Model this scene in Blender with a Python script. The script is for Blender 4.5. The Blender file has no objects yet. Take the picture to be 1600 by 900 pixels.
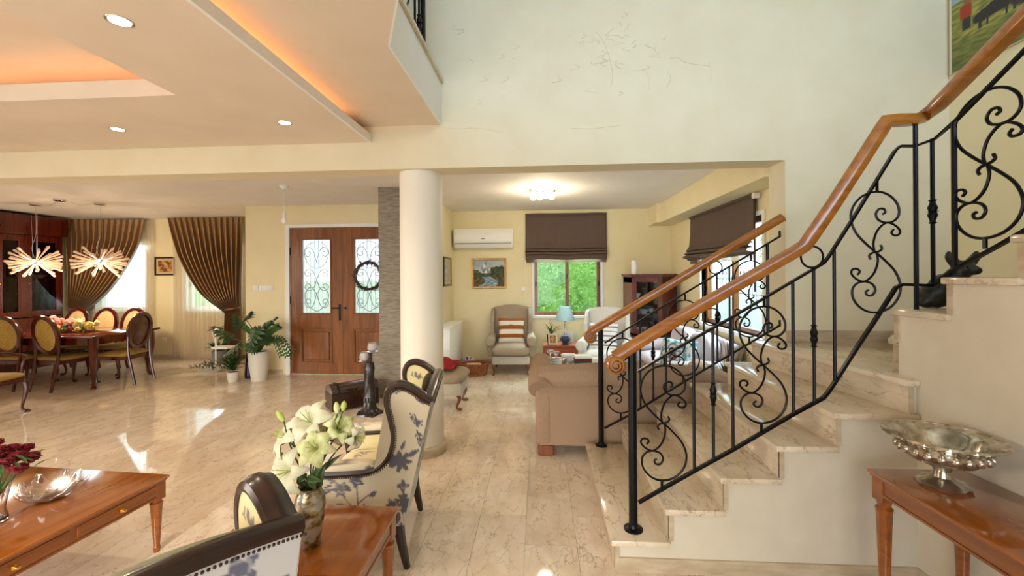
import bpy, bmesh, math, random
from mathutils import Vector, Matrix, Euler, noise
random.seed(7)
S = bpy.context.scene
COL = S.collection
PI = math.pi

# ---------------------------------------------------------------- camera
EYE = 1.59; FPX = 672.0
TH = math.atan(44 / 672); RO = 0.0066
_F = Vector((-math.sin(TH), math.cos(TH), 0)); _R = Vector((math.cos(TH), math.sin(TH), 0)); _Z = Vector((0, 0, 1))
_r = _R * math.cos(RO) - _Z * math.sin(RO); _u = _Z * math.cos(RO) + _R * math.sin(RO)
cam_data = bpy.data.cameras.new('camera'); cam = bpy.data.objects.new('camera', cam_data); COL.objects.link(cam)
cam_data.sensor_width = 36; cam_data.lens = 36 * FPX / 1600; cam_data.shift_y = -19.7 / 1600
cam_data.clip_start = 0.05; cam_data.clip_end = 200
m = Matrix((_r, _u, -_F)).transposed().to_4x4(); m.translation = Vector((0, 0, EYE)); cam.matrix_world = m
S.camera = cam

def P(px, py, X=None, Y=None, Z=None):
    """a point of the photograph put back on the real plane it lies on (metres)"""
    d = _F + _r * ((px - 800) / FPX) + _u * ((430.3 - py) / FPX)
    t = X / d.x if X is not None else (Y / d.y if Y is not None else (Z - EYE) / d.z)
    return Vector((0, 0, EYE)) + d * t

# ---------------------------------------------------------------- world, daylight, exposure
W = bpy.data.worlds.new('world'); S.world = W; W.use_nodes = True
bg = W.node_tree.nodes['Background']; bg.inputs[0].default_value = (0.78, 0.90, 1.0, 1); bg.inputs[1].default_value = 4.0
S.view_settings.view_transform = 'Standard'; S.view_settings.look = 'None'; S.view_settings.gamma = 1
S.view_settings.use_curve_mapping = False; S.view_settings.exposure = 0.13

def area(name, loc, target, sx, sy, power, col, spread=180):
    l = bpy.data.lights.new(name, 'AREA'); l.shape = 'RECTANGLE'; l.size = sx; l.size_y = sy; l.energy = power; l.color = col
    l.spread = math.radians(spread)
    o = bpy.data.objects.new(name, l); COL.objects.link(o); o.location = loc
    o.rotation_euler = (Vector(target) - Vector(loc)).to_track_quat('-Z', 'Y').to_euler(); return o
# added area lights for assumed, unseen daylight behind the photographer, upstairs and left
area('assumed_upper_daylight', (0.6, -3.3, 4.35), (1.0, 3.6, 3.2), 4.2, 1.8, 54, (0.41, 0.65, 1.0), 92)  # added lamp; the upstairs window it stands for is assumed
area('assumed_patio_daylight', (-2.4, -3.4, 1.6), (-2.5, -0.4, 0.0), 4.2, 2.1, 110, (1.0, 0.93, 0.84), 62)  # added lamp aimed at the floor; the patio door is assumed
area('assumed_side_daylight', (-9.3, 0.8, 1.6), (-5, 3.0, 0.0), 4.5, 1.9, 95, (1.0, 0.90, 0.78), 80)  # assumed window: added lamp inside the room, the left wall is solid
# daylight at the windows seen in the picture
area('daylight_dining_window', (-7.85, 8.12, 1.65), (-7.3, 3, 0.3), 0.75, 1.2, 14, (0.82, 0.92, 1.0))
area('daylight_dining_window', (-6.15, 8.12, 1.65), (-5.8, 3, 0.3), 0.75, 1.2, 14, (0.82, 0.92, 1.0))
area('daylight_living_window', (0.46, 8.7, 2.9), (0.2, 6.2, 0.3), 1.2, 0.8, 110, (0.80, 0.92, 1.0), 120)
area('daylight_garden_window', (3.3, 5.4, 2.9), (0.6, 5.2, 0.3), 1.6, 1.0, 150, (0.80, 0.92, 1.0), 120)

# ---------------------------------------------------------------- materials
M = {}
def srgb(r, g, b):
    f = lambda c: (c / 255 / 12.92) if c / 255 <= 0.04045 else ((c / 255 + 0.055) / 1.055) ** 2.4
    return (f(r), f(g), f(b), 1)
def mat(name, col, rough=0.6, metal=0.0, **kw):
    m = bpy.data.materials.new(name); m.use_nodes = True; M[name] = m
    b = m.node_tree.nodes['Principled BSDF']
    b.inputs['Base Color'].default_value = srgb(*col); b.inputs['Roughness'].default_value = rough; b.inputs['Metallic'].default_value = metal
    for k, v in kw.items():
        key = {'trans': 'Transmission Weight', 'ior': 'IOR', 'spec': 'Specular IOR Level', 'coat': 'Coat Weight', 'alpha': 'Alpha', 'sheen': 'Sheen Weight', 'emit': 'Emission Strength', 'coatr': 'Coat Roughness'}[k]
        b.inputs[key].default_value = v
        if k == 'emit': b.inputs['Emission Color'].default_value = srgb(*col)
    return m
def nodes(m): return m.node_tree.nodes, m.node_tree.links, m.node_tree.nodes['Principled BSDF']
def ramp(ns, stops):
    r = ns.new('ShaderNodeValToRGB')
    while len(r.color_ramp.elements) < len(stops): r.color_ramp.elements.new(0.5)
    for e, (p, c) in zip(r.color_ramp.elements, stops): e.position = p; e.color = srgb(*c)
    return r
def coords(ns, ls, scale=(1, 1, 1), world=False, rot=(0, 0, 0), rand=False):
    mp = ns.new('ShaderNodeMapping'); mp.inputs['Scale'].default_value = scale; mp.inputs['Rotation'].default_value = rot
    if world: src = ns.new('ShaderNodeNewGeometry').outputs['Position']
    else: src = ns.new('ShaderNodeTexCoord').outputs['Object']
    if rand:
        oi = ns.new('ShaderNodeObjectInfo'); ad = ns.new('ShaderNodeVectorMath'); ad.operation = 'MULTIPLY_ADD'
        ad.inputs[1].default_value = (17, 31, 7); ls.new(oi.outputs['Random'], ad.inputs[0]); ls.new(src, ad.inputs[2]); src = ad.outputs[0]
    ls.new(src, mp.inputs[0]); return mp.outputs[0]
def noisy(name, c1, c2, scale=(8, 8, 8), rough=0.6, detail=4, bump=0.0, dist=0.0, world=False, rot=(0, 0, 0), lo=0.35, hi=0.65, rand=False, bscale=None, **kw):
    m = mat(name, c1, rough, **kw); ns, ls, b = nodes(m)
    v = coords(ns, ls, scale, world, rot, rand)
    n = ns.new('ShaderNodeTexNoise'); n.inputs['Scale'].default_value = 1; n.inputs['Detail'].default_value = detail; n.inputs['Distortion'].default_value = dist
    ls.new(v, n.inputs['Vector']); r = ramp(ns, [(lo, c1), (hi, c2)]); ls.new(n.outputs[0], r.inputs[0]); ls.new(r.outputs[0], b.inputs['Base Color'])
    if bump:
        bp = ns.new('ShaderNodeBump'); bp.inputs['Strength'].default_value = bump; bp.inputs['Distance'].default_value = 0.01
        if bscale:
            n2 = ns.new('ShaderNodeTexNoise'); n2.inputs['Scale'].default_value = bscale; ls.new(coords(ns, ls, (1, 1, 1), world), n2.inputs['Vector']); ls.new(n2.outputs[0], bp.inputs['Height'])
        else: ls.new(n.outputs[0], bp.inputs['Height'])
        ls.new(bp.outputs[0], b.inputs['Normal'])
    return m
def wood(name, c1, c2, rough=0.3, axis='x', coat=0.3, world=False, f=1.0):
    sc = {'x': (1.2 * f, 14 * f, 14 * f), 'y': (14 * f, 1.2 * f, 14 * f), 'z': (14 * f, 14 * f, 1.2 * f)}[axis]
    return noisy(name, c1, c2, sc, rough, 6, 0.03, 1.2, world, coat=coat, coatr=0.12, rand=True)
def marble(name, base, base2, vein, rough, scale, rot=0.0, rand=False, stretch=0.45, vw=0.02, strength=0.7):
    """cream marble with a distorted crackle of brown veins"""
    m = mat(name, base, rough); ns, ls, b = nodes(m)
    v = coords(ns, ls, (scale, scale * stretch, scale), True, (0, 0, rot), rand)
    n = ns.new('ShaderNodeTexNoise'); n.inputs['Scale'].default_value = 1.3; n.inputs['Detail'].default_value = 5; n.inputs['Distortion'].default_value = 0.6; ls.new(v, n.inputs['Vector'])
    nd = ns.new('ShaderNodeTexNoise'); nd.inputs['Scale'].default_value = 2.6; nd.inputs['Detail'].default_value = 5; nd.inputs['Roughness'].default_value = 0.6; ls.new(v, nd.inputs['Vector'])
    ad = ns.new('ShaderNodeVectorMath'); ad.operation = 'MULTIPLY_ADD'; ad.inputs[1].default_value = (0.9, 0.9, 0.9); ls.new(nd.outputs['Color'], ad.inputs[0]); ls.new(v, ad.inputs[2])
    vo = ns.new('ShaderNodeTexVoronoi'); vo.feature = 'DISTANCE_TO_EDGE'; vo.inputs['Scale'].default_value = 2.4; ls.new(ad.outputs[0], vo.inputs['Vector'])
    rv = ramp(ns, [(0.0, (255, 255, 255)), (vw, (150, 150, 150)), (vw * 3.0, (0, 0, 0))]); ls.new(vo.outputs[0], rv.inputs[0])
    mk = ramp(ns, [(0.38, (40, 40, 40)), (0.62, (255, 255, 255))]); ls.new(nd.outputs[0], mk.inputs[0])
    mu = ns.new('ShaderNodeMath'); mu.operation = 'MULTIPLY'; ls.new(rv.outputs[0], mu.inputs[0]); ls.new(mk.outputs[0], mu.inputs[1])
    m2 = ns.new('ShaderNodeMath'); m2.operation = 'MULTIPLY'; m2.inputs[1].default_value = strength; ls.new(mu.outputs[0], m2.inputs[0])
    rb = ramp(ns, [(0.3, base), (0.7, base2)]); ls.new(n.outputs[0], rb.inputs[0])
    mx = ns.new('ShaderNodeMix'); mx.data_type = 'RGBA'; ls.new(m2.outputs[0], mx.inputs[0]); ls.new(rb.outputs[0], mx.inputs[6]); mx.inputs[7].default_value = srgb(*vein)
    ls.new(mx.outputs[2], b.inputs['Base Color']); return m
def vcol(name, rough=0.7, **kw):
    m = mat(name, (200, 200, 200), rough, **kw); ns, ls, b = nodes(m)
    a = ns.new('ShaderNodeVertexColor'); a.layer_name = 'Col'; ls.new(a.outputs[0], b.inputs['Base Color']); return m
def emis(name, col, st):
    m = bpy.data.materials.new(name); m.use_nodes = True; M[name] = m; ns = m.node_tree.nodes; ls = m.node_tree.links
    ns.clear(); e = ns.new('ShaderNodeEmission'); e.inputs[0].default_value = srgb(*col); e.inputs[1].default_value = st
    o = ns.new('ShaderNodeOutputMaterial'); ls.new(e.outputs[0], o.inputs[0]); return m
def thin(name, col, tr):
    """thin cloth that lets light through"""
    m = bpy.data.materials.new(name); m.use_nodes = True; M[name] = m; ns = m.node_tree.nodes; ls = m.node_tree.links; ns.clear()
    d = ns.new('ShaderNodeBsdfDiffuse'); t = ns.new('ShaderNodeBsdfTranslucent'); p = ns.new('ShaderNodeBsdfTransparent')
    for x in (d, t): x.inputs[0].default_value = srgb(*col)
    a = ns.new('ShaderNodeMixShader'); a.inputs[0].default_value = 0.5; ls.new(d.outputs[0], a.inputs[1]); ls.new(t.outputs[0], a.inputs[2])
    b = ns.new('ShaderNodeMixShader'); b.inputs[0].default_value = tr; ls.new(a.outputs[0], b.inputs[1]); ls.new(p.outputs[0], b.inputs[2])
    o = ns.new('ShaderNodeOutputMaterial'); ls.new(b.outputs[0], o.inputs[0]); return m
def thin_glass(name, col=(235, 245, 245), refl=0.12, rough=0.02):
    m = bpy.data.materials.new(name); m.use_nodes = True; M[name] = m; ns = m.node_tree.nodes; ls = m.node_tree.links; ns.clear()
    g = ns.new('ShaderNodeBsdfGlossy'); g.inputs['Roughness'].default_value = rough; p = ns.new('ShaderNodeBsdfTransparent'); p.inputs[0].default_value = srgb(*col)
    f = ns.new('ShaderNodeFresnel'); f.inputs[0].default_value = 1.45
    gm = ns.new('ShaderNodeNewGeometry'); iv = ns.new('ShaderNodeMath'); iv.operation = 'SUBTRACT'; iv.inputs[0].default_value = 1; ls.new(gm.outputs['Backfacing'], iv.inputs[1])
    a0 = ns.new('ShaderNodeMath'); a0.operation = 'ADD'; a0.inputs[1].default_value = refl - 0.04; ls.new(f.outputs[0], a0.inputs[0])
    ad = ns.new('ShaderNodeMath'); ad.operation = 'MULTIPLY'; ls.new(a0.outputs[0], ad.inputs[0]); ls.new(iv.outputs[0], ad.inputs[1])
    b = ns.new('ShaderNodeMixShader'); ls.new(ad.outputs[0], b.inputs[0]); ls.new(p.outputs[0], b.inputs[1]); ls.new(g.outputs[0], b.inputs[2])
    o = ns.new('ShaderNodeOutputMaterial'); ls.new(b.outputs[0], o.inputs[0]); return m

noisy('wall_paint', (234, 221, 178), (238, 226, 186), (3, 3, 3), 0.75, bump=0.02, bscale=60)
noisy('wall_upper', (225, 213, 180), (230, 219, 188), (3, 3, 3), 0.75, bump=0.02, bscale=60)
noisy('ceiling_paint', (226, 212, 192), (230, 217, 198), (3, 3, 3), 0.8)
mat('white_paint', (240, 240, 238), 0.55)
mat('column_paint', (234, 226, 210), 0.6)
noisy('ceiling_daylit', (236, 230, 222), (240, 234, 227), (3, 3, 3), 0.8)  # copy of ceiling_paint, whitened to stand in for garden daylight
noisy('plaster', (214, 202, 180), (219, 208, 187), (6, 6, 6), 0.8, bump=0.05, bscale=260)
marble('floor_marble', (218, 196, 170), (240, 224, 204), (126, 96, 68), 0.045, 4.2, 0.12, True, 0.5, 0.02, 0.75)
marble('stair_marble', (204, 184, 154), (232, 216, 192), (122, 94, 66), 0.10, 3.2, -0.5, False, 0.42, 0.022, 0.75)
noisy('skirting_marble', (205, 188, 160), (180, 160, 130), (6, 6, 20), 0.3)
wood('handrail_wood', (144, 82, 20), (172, 106, 32), 0.22, 'x', 0.6)
mat('black_iron', (16, 15, 20), 0.32, 0.6)
noisy('stone_cladding', (128, 118, 104), (158, 148, 132), (10, 10, 60), 0.8, bump=0.5)
wood('door_wood', (112, 62, 24), (142, 86, 40), 0.35, 'z', 0.3)
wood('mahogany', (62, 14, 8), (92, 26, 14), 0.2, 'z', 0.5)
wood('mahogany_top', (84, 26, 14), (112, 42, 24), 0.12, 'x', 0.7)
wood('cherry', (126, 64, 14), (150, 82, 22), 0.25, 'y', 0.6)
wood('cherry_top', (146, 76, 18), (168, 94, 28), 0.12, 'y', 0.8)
wood('walnut', (30, 12, 8), (48, 22, 13), 0.3, 'y', 0.25)
mat('brass', (214, 170, 90), 0.2, 1.0)
mat('chrome', (220, 220, 222), 0.12, 1.0)
thin_glass('window_glass', refl=0.05); thin_glass('cabinet_glass', (200, 190, 185), 0.03); thin_glass('clear_glass', (248, 250, 250), 0.16); thin_glass('crystal_thin', (250, 252, 255), 0.30, 0.04)
mat('plastic_white', (240, 240, 236), 0.35)

# ---------------------------------------------------------------- helpers
class MB:
    def __init__(s): s.bm = bmesh.new(); s.nb = 0
    def v(s, p): return s.bm.verts.new(p)
    def face(s, pts):
        try: return s.bm.faces.new([s.v(p) for p in pts])
        except ValueError: return None
    def box(s, a, b, bev=0.0, seg=2, mat4=None, eps=0.00012):
        e_ = Vector((1, 1, 1)) * eps * (s.nb % 6); s.nb += 1      # no two boxes of a mesh share a plane
        a = Vector(a); b = Vector(b); a, b = Vector([min(q) for q in zip(a, b)]) + e_, Vector([max(q) for q in zip(a, b)]) - e_; r = bmesh.ops.create_cube(s.bm, size=1.0); vs = r['verts']
        c = (a + b) / 2; d = b - a
        for x in vs: x.co = Vector((x.co.x * d.x, x.co.y * d.y, x.co.z * d.z)) + c
        if mat4 is not None:
            for x in vs: x.co = mat4 @ x.co
        if bev:
            es = list({e for x in vs for e in x.link_edges})
            bmesh.ops.bevel(s.bm, geom=es, offset=bev, segments=seg, profile=0.5, affect='EDGES')
        return s
    def tube(s, pts, r, n=8, cyc=False, caps=True):
        pts = [Vector(p) for p in pts]; N = len(pts); rr = r if isinstance(r, (list, tuple)) else [r] * N; rings = []
        up = None
        for i, p in enumerate(pts):
            a = pts[(i - 1) % N] if (i or cyc) else p; b = pts[(i + 1) % N] if (i < N - 1 or cyc) else p
            t = (b - a).normalized()
            if up is None:
                up = Vector((0, 0, 1)) if abs(t.z) < 0.9 else Vector((0, 1, 0))
            x = t.cross(up)
            if x.length < 1e-5: x = t.orthogonal()
            x.normalize(); y = x.cross(t).normalized(); up = y
            rings.append([s.v(p + (x * math.cos(2 * PI * k / n) + y * math.sin(2 * PI * k / n)) * rr[i]) for k in range(n)])
        for i in range(N if cyc else N - 1):
            A = rings[i]; B = rings[(i + 1) % N]
            for k in range(n): s.bm.faces.new((A[k], A[(k + 1) % n], B[(k + 1) % n], B[k]))
        if caps and not cyc: s.bm.faces.new(list(reversed(rings[0]))); s.bm.faces.new(rings[-1])
        return s
    def sweep(s, pts, prof, up=(0, 0, 1), cyc=False, scale=None):
        """sweep a closed 2-D profile (side, up) along pts, keeping it upright"""
        pts = [Vector(p) for p in pts]; N = len(pts); rings = []; U0 = Vector(up)
        for i, p in enumerate(pts):
            a = pts[(i - 1) % N] if (i or cyc) else p; b = pts[(i + 1) % N] if (i < N - 1 or cyc) else p
            t = (b - a).normalized(); x = t.cross(U0)
            if x.length < 1e-4: x = t.orthogonal()
            x.normalize(); y = x.cross(t).normalized(); k = scale[i] if scale else 1
            rings.append([s.v(p + x * q[0] * k + y * q[1] * k) for q in prof])
        n = len(prof)
        for i in range(N if cyc else N - 1):
            A = rings[i]; B = rings[(i + 1) % N]
            for k in range(n): s.bm.faces.new((A[k], A[(k + 1) % n], B[(k + 1) % n], B[k]))
        if not cyc: s.bm.faces.new(list(reversed(rings[0]))); s.bm.faces.new(rings[-1])
        return s
    def lathe(s, prof, n=24, c=(0, 0, 0), sx=1, sy=1, wob=None):
        c = Vector(c); rings = []
        for (r, z) in prof:
            ring = []
            for k in range(n):
                a = 2 * PI * k / n; q = r * (wob(a, r, z) if wob else 1)
                ring.append(s.v(c + Vector((q * math.cos(a) * sx, q * math.sin(a) * sy, z))))
            rings.append(ring)
        for A, B in zip(rings, rings[1:]):
            for k in range(n): s.bm.faces.new((A[k], A[(k + 1) % n], B[(k + 1) % n], B[k]))
        if prof[0] == prof[-1]: return s
        if prof[0][0] > 1e-6: s.bm.faces.new(list(reversed(rings[0])))
        if prof[-1][0] > 1e-6: s.bm.faces.new(rings[-1])
        return s
    def prism(s, poly, a, b, axis='z'):
        f = {'z': lambda p, h: (p[0], p[1], h), 'y': lambda p, h: (p[0], h, p[1]), 'x': lambda p, h: (h, p[0], p[1])}[axis]
        A = [s.v(f(p, a)) for p in poly]; B = [s.v(f(p, b)) for p in poly]; n = len(poly)
        s.bm.faces.new(A); s.bm.faces.new(list(reversed(B)))
        for k in range(n): s.bm.faces.new((A[k], B[k], B[(k + 1) % n], A[(k + 1) % n]))
        return s
    def grid(s, fn, nu, nv, cu=False, cv=False):
        g = [[s.v(fn(i / (nu if cu else nu - 1), j / (nv if cv else nv - 1))) for j in range(nv)] for i in range(nu)]
        for i in range(nu if cu else nu - 1):
            for j in range(nv if cv else nv - 1):
                s.bm.faces.new((g[i][j], g[(i + 1) % nu][j], g[(i + 1) % nu][(j + 1) % nv], g[i][(j + 1) % nv]))
        return s
    def ball(s, c, r, n=10, m4=None):
        r = r if isinstance(r, (tuple, list)) else (r, r, r); c = Vector(c)
        q = bmesh.ops.create_uvsphere(s.bm, u_segments=n, v_segments=max(4, n * 2 // 3), radius=1)['verts']
        for x in q:
            p = Vector((x.co.x * r[0], x.co.y * r[1], x.co.z * r[2])); x.co = (m4 @ p if m4 is not None else p) + c
        return s
    def xf(s, m4):
        for x in s.bm.verts: x.co = m4 @ x.co
        return s
    def build(s, name, m, parent=None, smooth=True, ang=35, kind=None, label=None, solid=0, sub=0, loc=None):
        bmesh.ops.remove_doubles(s.bm, verts=s.bm.verts, dist=1e-6)
        bmesh.ops.recalc_face_normals(s.bm, faces=s.bm.faces)
        me = bpy.data.meshes.new(name); s.bm.to_mesh(me); s.bm.free()
        if smooth:
            for p in me.polygons: p.use_smooth = True
            try: me.set_sharp_from_angle(angle=math.radians(ang))
            except Exception: pass
        mm = M[m] if isinstance(m, str) else m
        if mm: me.materials.append(mm)
        o = bpy.data.objects.new(name, me); COL.objects.link(o)
        if parent: o.parent = parent
        if kind: o['kind'] = kind
        if label: o['label'] = label
        if loc: o.location = loc
        if solid: q = o.modifiers.new('solid', 'SOLIDIFY'); q.thickness = solid; q.offset = 0
        if sub: q = o.modifiers.new('sub', 'SUBSURF'); q.levels = sub; q.render_levels = sub
        return o
def pillow_mb(mb, c, s, m4=None, e=0.35, n=14):
    """soft cushion: superellipsoid of full size s"""
    def f(u, v):
        a = 2 * PI * u; b = PI * (v - 0.5)
        pw = lambda x, k: math.copysign(abs(x) ** k, x)
        p = Vector((pw(math.cos(b), 0.6) * pw(math.cos(a), e) * s[0] / 2, pw(math.cos(b), 0.6) * pw(math.sin(a), e) * s[1] / 2, pw(math.sin(b), 0.9) * s[2] / 2))
        return (m4 @ p if m4 is not None else p) + Vector(c)
    mb.grid(f, n * 2, n, cu=True); return mb
def tag(o, label, cat, group=None, kind=None):
    o['label'] = label; o['category'] = cat
    if group: o['group'] = group
    if kind: o['kind'] = kind
    return o
def thing(name, label, cat, loc=(0, 0, 0), rz=0.0, group=None):
    o = bpy.data.objects.new(name, None); o.empty_display_size = 0.1; COL.objects.link(o); o.location = loc; o.rotation_euler = (0, 0, rz)
    return tag(o, label, cat, group)
def struct_root(name, loc=(0, 0, 0)):
    o = bpy.data.objects.new(name, None); COL.objects.link(o); o.location = loc; o['kind'] = 'structure'; return o
def S_box(name, a, b, m, parent=None, bev=0):
    return MB().box(a, b, bev).build(name, m, parent, smooth=False, kind=None if parent else 'structure')
def dup(root, loc=None, rz=None, label=None):
    r = root.copy(); COL.objects.link(r)
    if loc is not None: r.location = loc
    if rz is not None: r.rotation_euler = (0, 0, rz)
    if label: r['label'] = label
    def rec(src, dst):
        for ch in list(src.children):
            if ch.name in made: continue
            c = ch.copy(); COL.objects.link(c); c.parent = dst; made.add(c.name); rec(ch, c)
    made = set(); rec(root, r); return r
def catmull(pts, k=6, cyc=False):
    pts = [Vector(p) for p in pts]; n = len(pts); out = []
    for i in range(n if cyc else n - 1):
        g = lambda j: pts[j % n] if cyc else pts[max(0, min(n - 1, j))]
        a, b, c, d = g(i - 1), g(i), g(i + 1), g(i + 2)
        for q in range(k):
            t = q / k; out.append(0.5 * ((2 * b) + (c - a) * t + (2 * a - 5 * b + 4 * c - d) * t * t + (3 * b - a - 3 * c + d) * t ** 3))
    if not cyc: out.append(pts[-1])
    return out
def rotz(a): return Matrix.Rotation(a, 4, 'Z')
def paint(o, fn):
    """flat print: colour attribute from fn(x, y, z) in object space, values 0-255 sRGB"""
    me = o.data; ca = me.color_attributes.new('Col', 'FLOAT_COLOR', 'POINT')
    for i, v in enumerate(me.vertices): ca.data[i].color = srgb(*fn(*v.co))
# ================================================================ SETTING
ZC = 2.75; ZS = 2.889; YB = 3.65; YB2 = 3.90; ZB = 2.517
# floor: slab and marble tiles
floor = S_box('floor', (-9.4, -3.6, -0.12), (3.3, 8.2, -0.012), 'skirting_marble')
def tile_mb(mb, x, y, w, l, g=0.0009, t=0.012):
    mb.box((x + g, y + g, -t), (x + w - g, y + l - g, 0), eps=0); return mb
tw, tl = 0.305, 0.61
t_mesh = tile_mb(MB(), -tw / 2, -tl / 2, tw, tl).build('floor_tile', 'floor_marble', floor, smooth=False)
spots = []
ci = -31
while -0.10 + ci * tw < 3.2:
    x = -0.10 + ci * tw; off = 0.10 if ci % 2 == 0 else 0.405; y = off - 7 * tl
    while y < 8.2:
        spots.append((x + tw / 2, y + tl / 2)); y += tl
    ci += 1
def area_px(p):
    x, y = p
    if y < 1.15: return 0
    r = (x * _R.x + y * _R.y) / (x * _F.x + y * _F.y)
    if abs(r) > 1.25: return 0
    if x > 0.5 and y < 3.6 and x < 1.95 and y > 2.35: return 0
    if x > 1.93: return 0
    return 1 / y ** 3
spots.sort(key=area_px, reverse=True)
first = True; rest = MB()
for i, (x, y) in enumerate(spots):
    if x - tw / 2 < -9.4 or x + tw / 2 > 3.6 or y - tl / 2 > 8.15 or y < -3.9: continue
    if i < 298:
        if first: t_mesh.location = (x, y, 0); first = False
        else:
            o = t_mesh.copy(); COL.objects.link(o); o.location = (x, y, 0)
    else: tile_mb(rest, x - tw / 2, y - tl / 2, tw, tl)
rest.build('floor_tiles', 'floor_marble', floor, smooth=False, kind='stuff')

# outer walls
S_box('wall_left', (-9.6, -3.6, 0), (-9.4, 8.2, 6.2), 'wall_paint')
S_box('wall_right', (3.263, -3.6, 0), (3.46, 3.9, 6.2), 'wall_paint')
# wall behind the photographer; its patio door and upper window openings are assumed
wb = S_box('wall_rear', (-9.6, -3.8, 0), (-4.2, -3.6, 2.9), 'wall_paint')
S_box('wall_rear_east', (1.2, -3.8, 0), (3.46, -3.6, 2.9), 'wall_paint')
S_box('wall_rear_lintel', (-9.6, -3.8, 2.4), (3.46, -3.6, 3.4), 'wall_paint')
S_box('wall_rear_upper', (-9.6, -3.8, 3.4), (-1.4, -3.6, 6.2), 'wall_paint')
S_box('wall_rear_top', (-1.4, -3.8, 5.3), (3.46, -3.6, 6.2), 'wall_paint')
# upper wall over the opening: one long beam wall
bw = MB().prism([(-9.4, ZB), (2.0, ZB), (2.0, 0.0), (3.263, 0.0), (3.263, 6.2), (-9.4, 6.2)], YB, YB2, 'y')
bw.build('wall_centre', 'wall_upper', None, smooth=False, kind='structure')
# raised blisters and hairline cracks in the plaster
blis = MB(); random.seed(3)
for (cx, cy, rx, ry, n) in ((0.16, 3.80, 0.9, 0.35, 26), (0.62, 3.86, 0.35, 0.2, 22)):
    for k in range(n):
        x = cx + random.uniform(-rx, rx); z = cy - 0.35 + random.uniform(-ry, ry)
        pts = [(x + random.uniform(-.02, .02) + 0.012 * j * random.choice((-1, 1)), YB - 0.0005, z - 0.016 * j) for j in range(random.randint(2, 5))]
        blis.tube(catmull(pts, 3) if len(pts) > 2 else pts, random.uniform(0.0025, 0.006), 5)
def crack(pts, r): blis.tube(catmull([P(x, y, Y=YB) for x, y in pts], 4), r, 5)
crack([(690, 199), (715, 201), (740, 200), (765, 203), (786, 208)], 0.003)
crack([(892, 200), (925, 201), (950, 198), (968, 196)], 0.004)
crack([(931, 50), (940, 60), (949, 80), (956, 108), (957, 122), (954, 138)], 0.0045)
crack([(988, 110), (1008, 112), (1014, 125), (1014, 142)], 0.0035)
crack([(1046, 92), (1058, 90), (1070, 97), (1085, 100), (1108, 103)], 0.004)
crack([(1108, 96), (1112, 112), (1109, 130)], 0.004)
crack([(1042, 110), (1048, 122), (1042, 137)], 0.004)
crack([(973, 60), (977, 55), (984, 58)], 0.004)
blis.build('trim_1', 'wall_upper', None, kind='structure')

# hall and dining shell
def P2(px, **k): return P(px, 430, **k)
DW = 6.77; HX = -4.83
# door wall with opening
dL = P(447, 430, Y=DW).x; dR = dL + 1.98; dT = 2.44
S_box('wall_hall', (HX, DW, 0), (dL, DW + 0.2, ZC + .02), 'wall_paint')
S_box('wall_hall_east', (dR, DW, 0), (-1.57, DW + 0.2, ZC + .02), 'wall_paint')
S_box('wall_hall_head', (dL, DW, dT), (dR, DW + 0.2, ZC + .02), 'wall_paint')
S_box('wall_hall_return', (HX, DW + .2, 0), (HX + 0.2, 8.0, ZC), 'wall_paint')
S_box('wall_living_west', (-1.77, DW + .2, 0), (-1.57, 7.9, ZC), 'wall_paint')
S_box('wall_living_west_stub', (-1.77, 6.1, 0), (-1.57, DW, ZC), 'wall_paint')
# dining back wall with two windows
DY = 8.0
wins = []
for n, (a, b) in enumerate(((150, 228), (292, 375))):
    wins.append((P(a, 430, Y=DY).x, P(b, 430, Y=DY).x))
zs0, zs1 = 0.96, 2.3
xs = [-9.6, wins[0][0], wins[0][1], wins[1][0], wins[1][1], HX + 0.2]
dwm = MB()
dwm.box((xs[0], DY, 0), (xs[5], DY + .2, zs0)); dwm.box((xs[0], DY, zs1), (xs[5], DY + .2, ZC + .1))
for a, b in ((0, 1), (2, 3), (4, 5)): dwm.box((xs[a], DY, zs0), (xs[b], DY + .2, zs1))
dwm.build('wall_dining', 'wall_paint', None, smooth=False, kind='structure')
# living room back wall
LY = 7.7; wx0, wx1 = P(835, 430, Y=LY).x, P(938, 430, Y=LY).x; wz0, wz1 = P(885, 493, Y=LY).z, 2.35
lb = MB().box((-1.77, LY, 0), (wx0, LY + .2, ZC)).box((wx1, LY, 0), (2.6, LY + .2, ZC)).box((wx0, LY, 0), (wx1, LY + .2, wz0)).box((wx0, LY, wz1), (wx1, LY + .2, ZC))
lb.build('wall_living_back', 'wall_paint', None, smooth=False, kind='structure')
RX = 2.28; gy0, gy1, gz0, gz1 = 4.55, 6.25, 0.92, 2.2
lr = MB().box((RX, 3.9, 0), (RX + .2, gy0, ZC)).box((RX, gy1, 0), (RX + .2, LY, ZC)).box((RX, gy0, 0), (RX + .2, gy1, gz0)).box((RX, gy0, gz1), (RX + .2, gy1, ZC))
lr.build('wall_living_right', 'wall_paint', None, smooth=False, kind='structure')
S_box('wall_living_soffit', (1.965, 3.9, 2.44), (RX, 7.15, ZC), 'wall_paint')
S_box('wall_living_soffit_end', (1.90, 7.15, 2.44), (RX, LY, ZC), 'wall_paint')
# ceilings
S_box('ceiling', (-9.6, 3.9, ZC), (2.6, 8.2, ZC + .12), 'ceiling_daylit')
S_box('ceiling_roof', (-9.6, -3.8, 6.2), (3.46, 3.9, 6.3), 'ceiling_paint')
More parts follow.
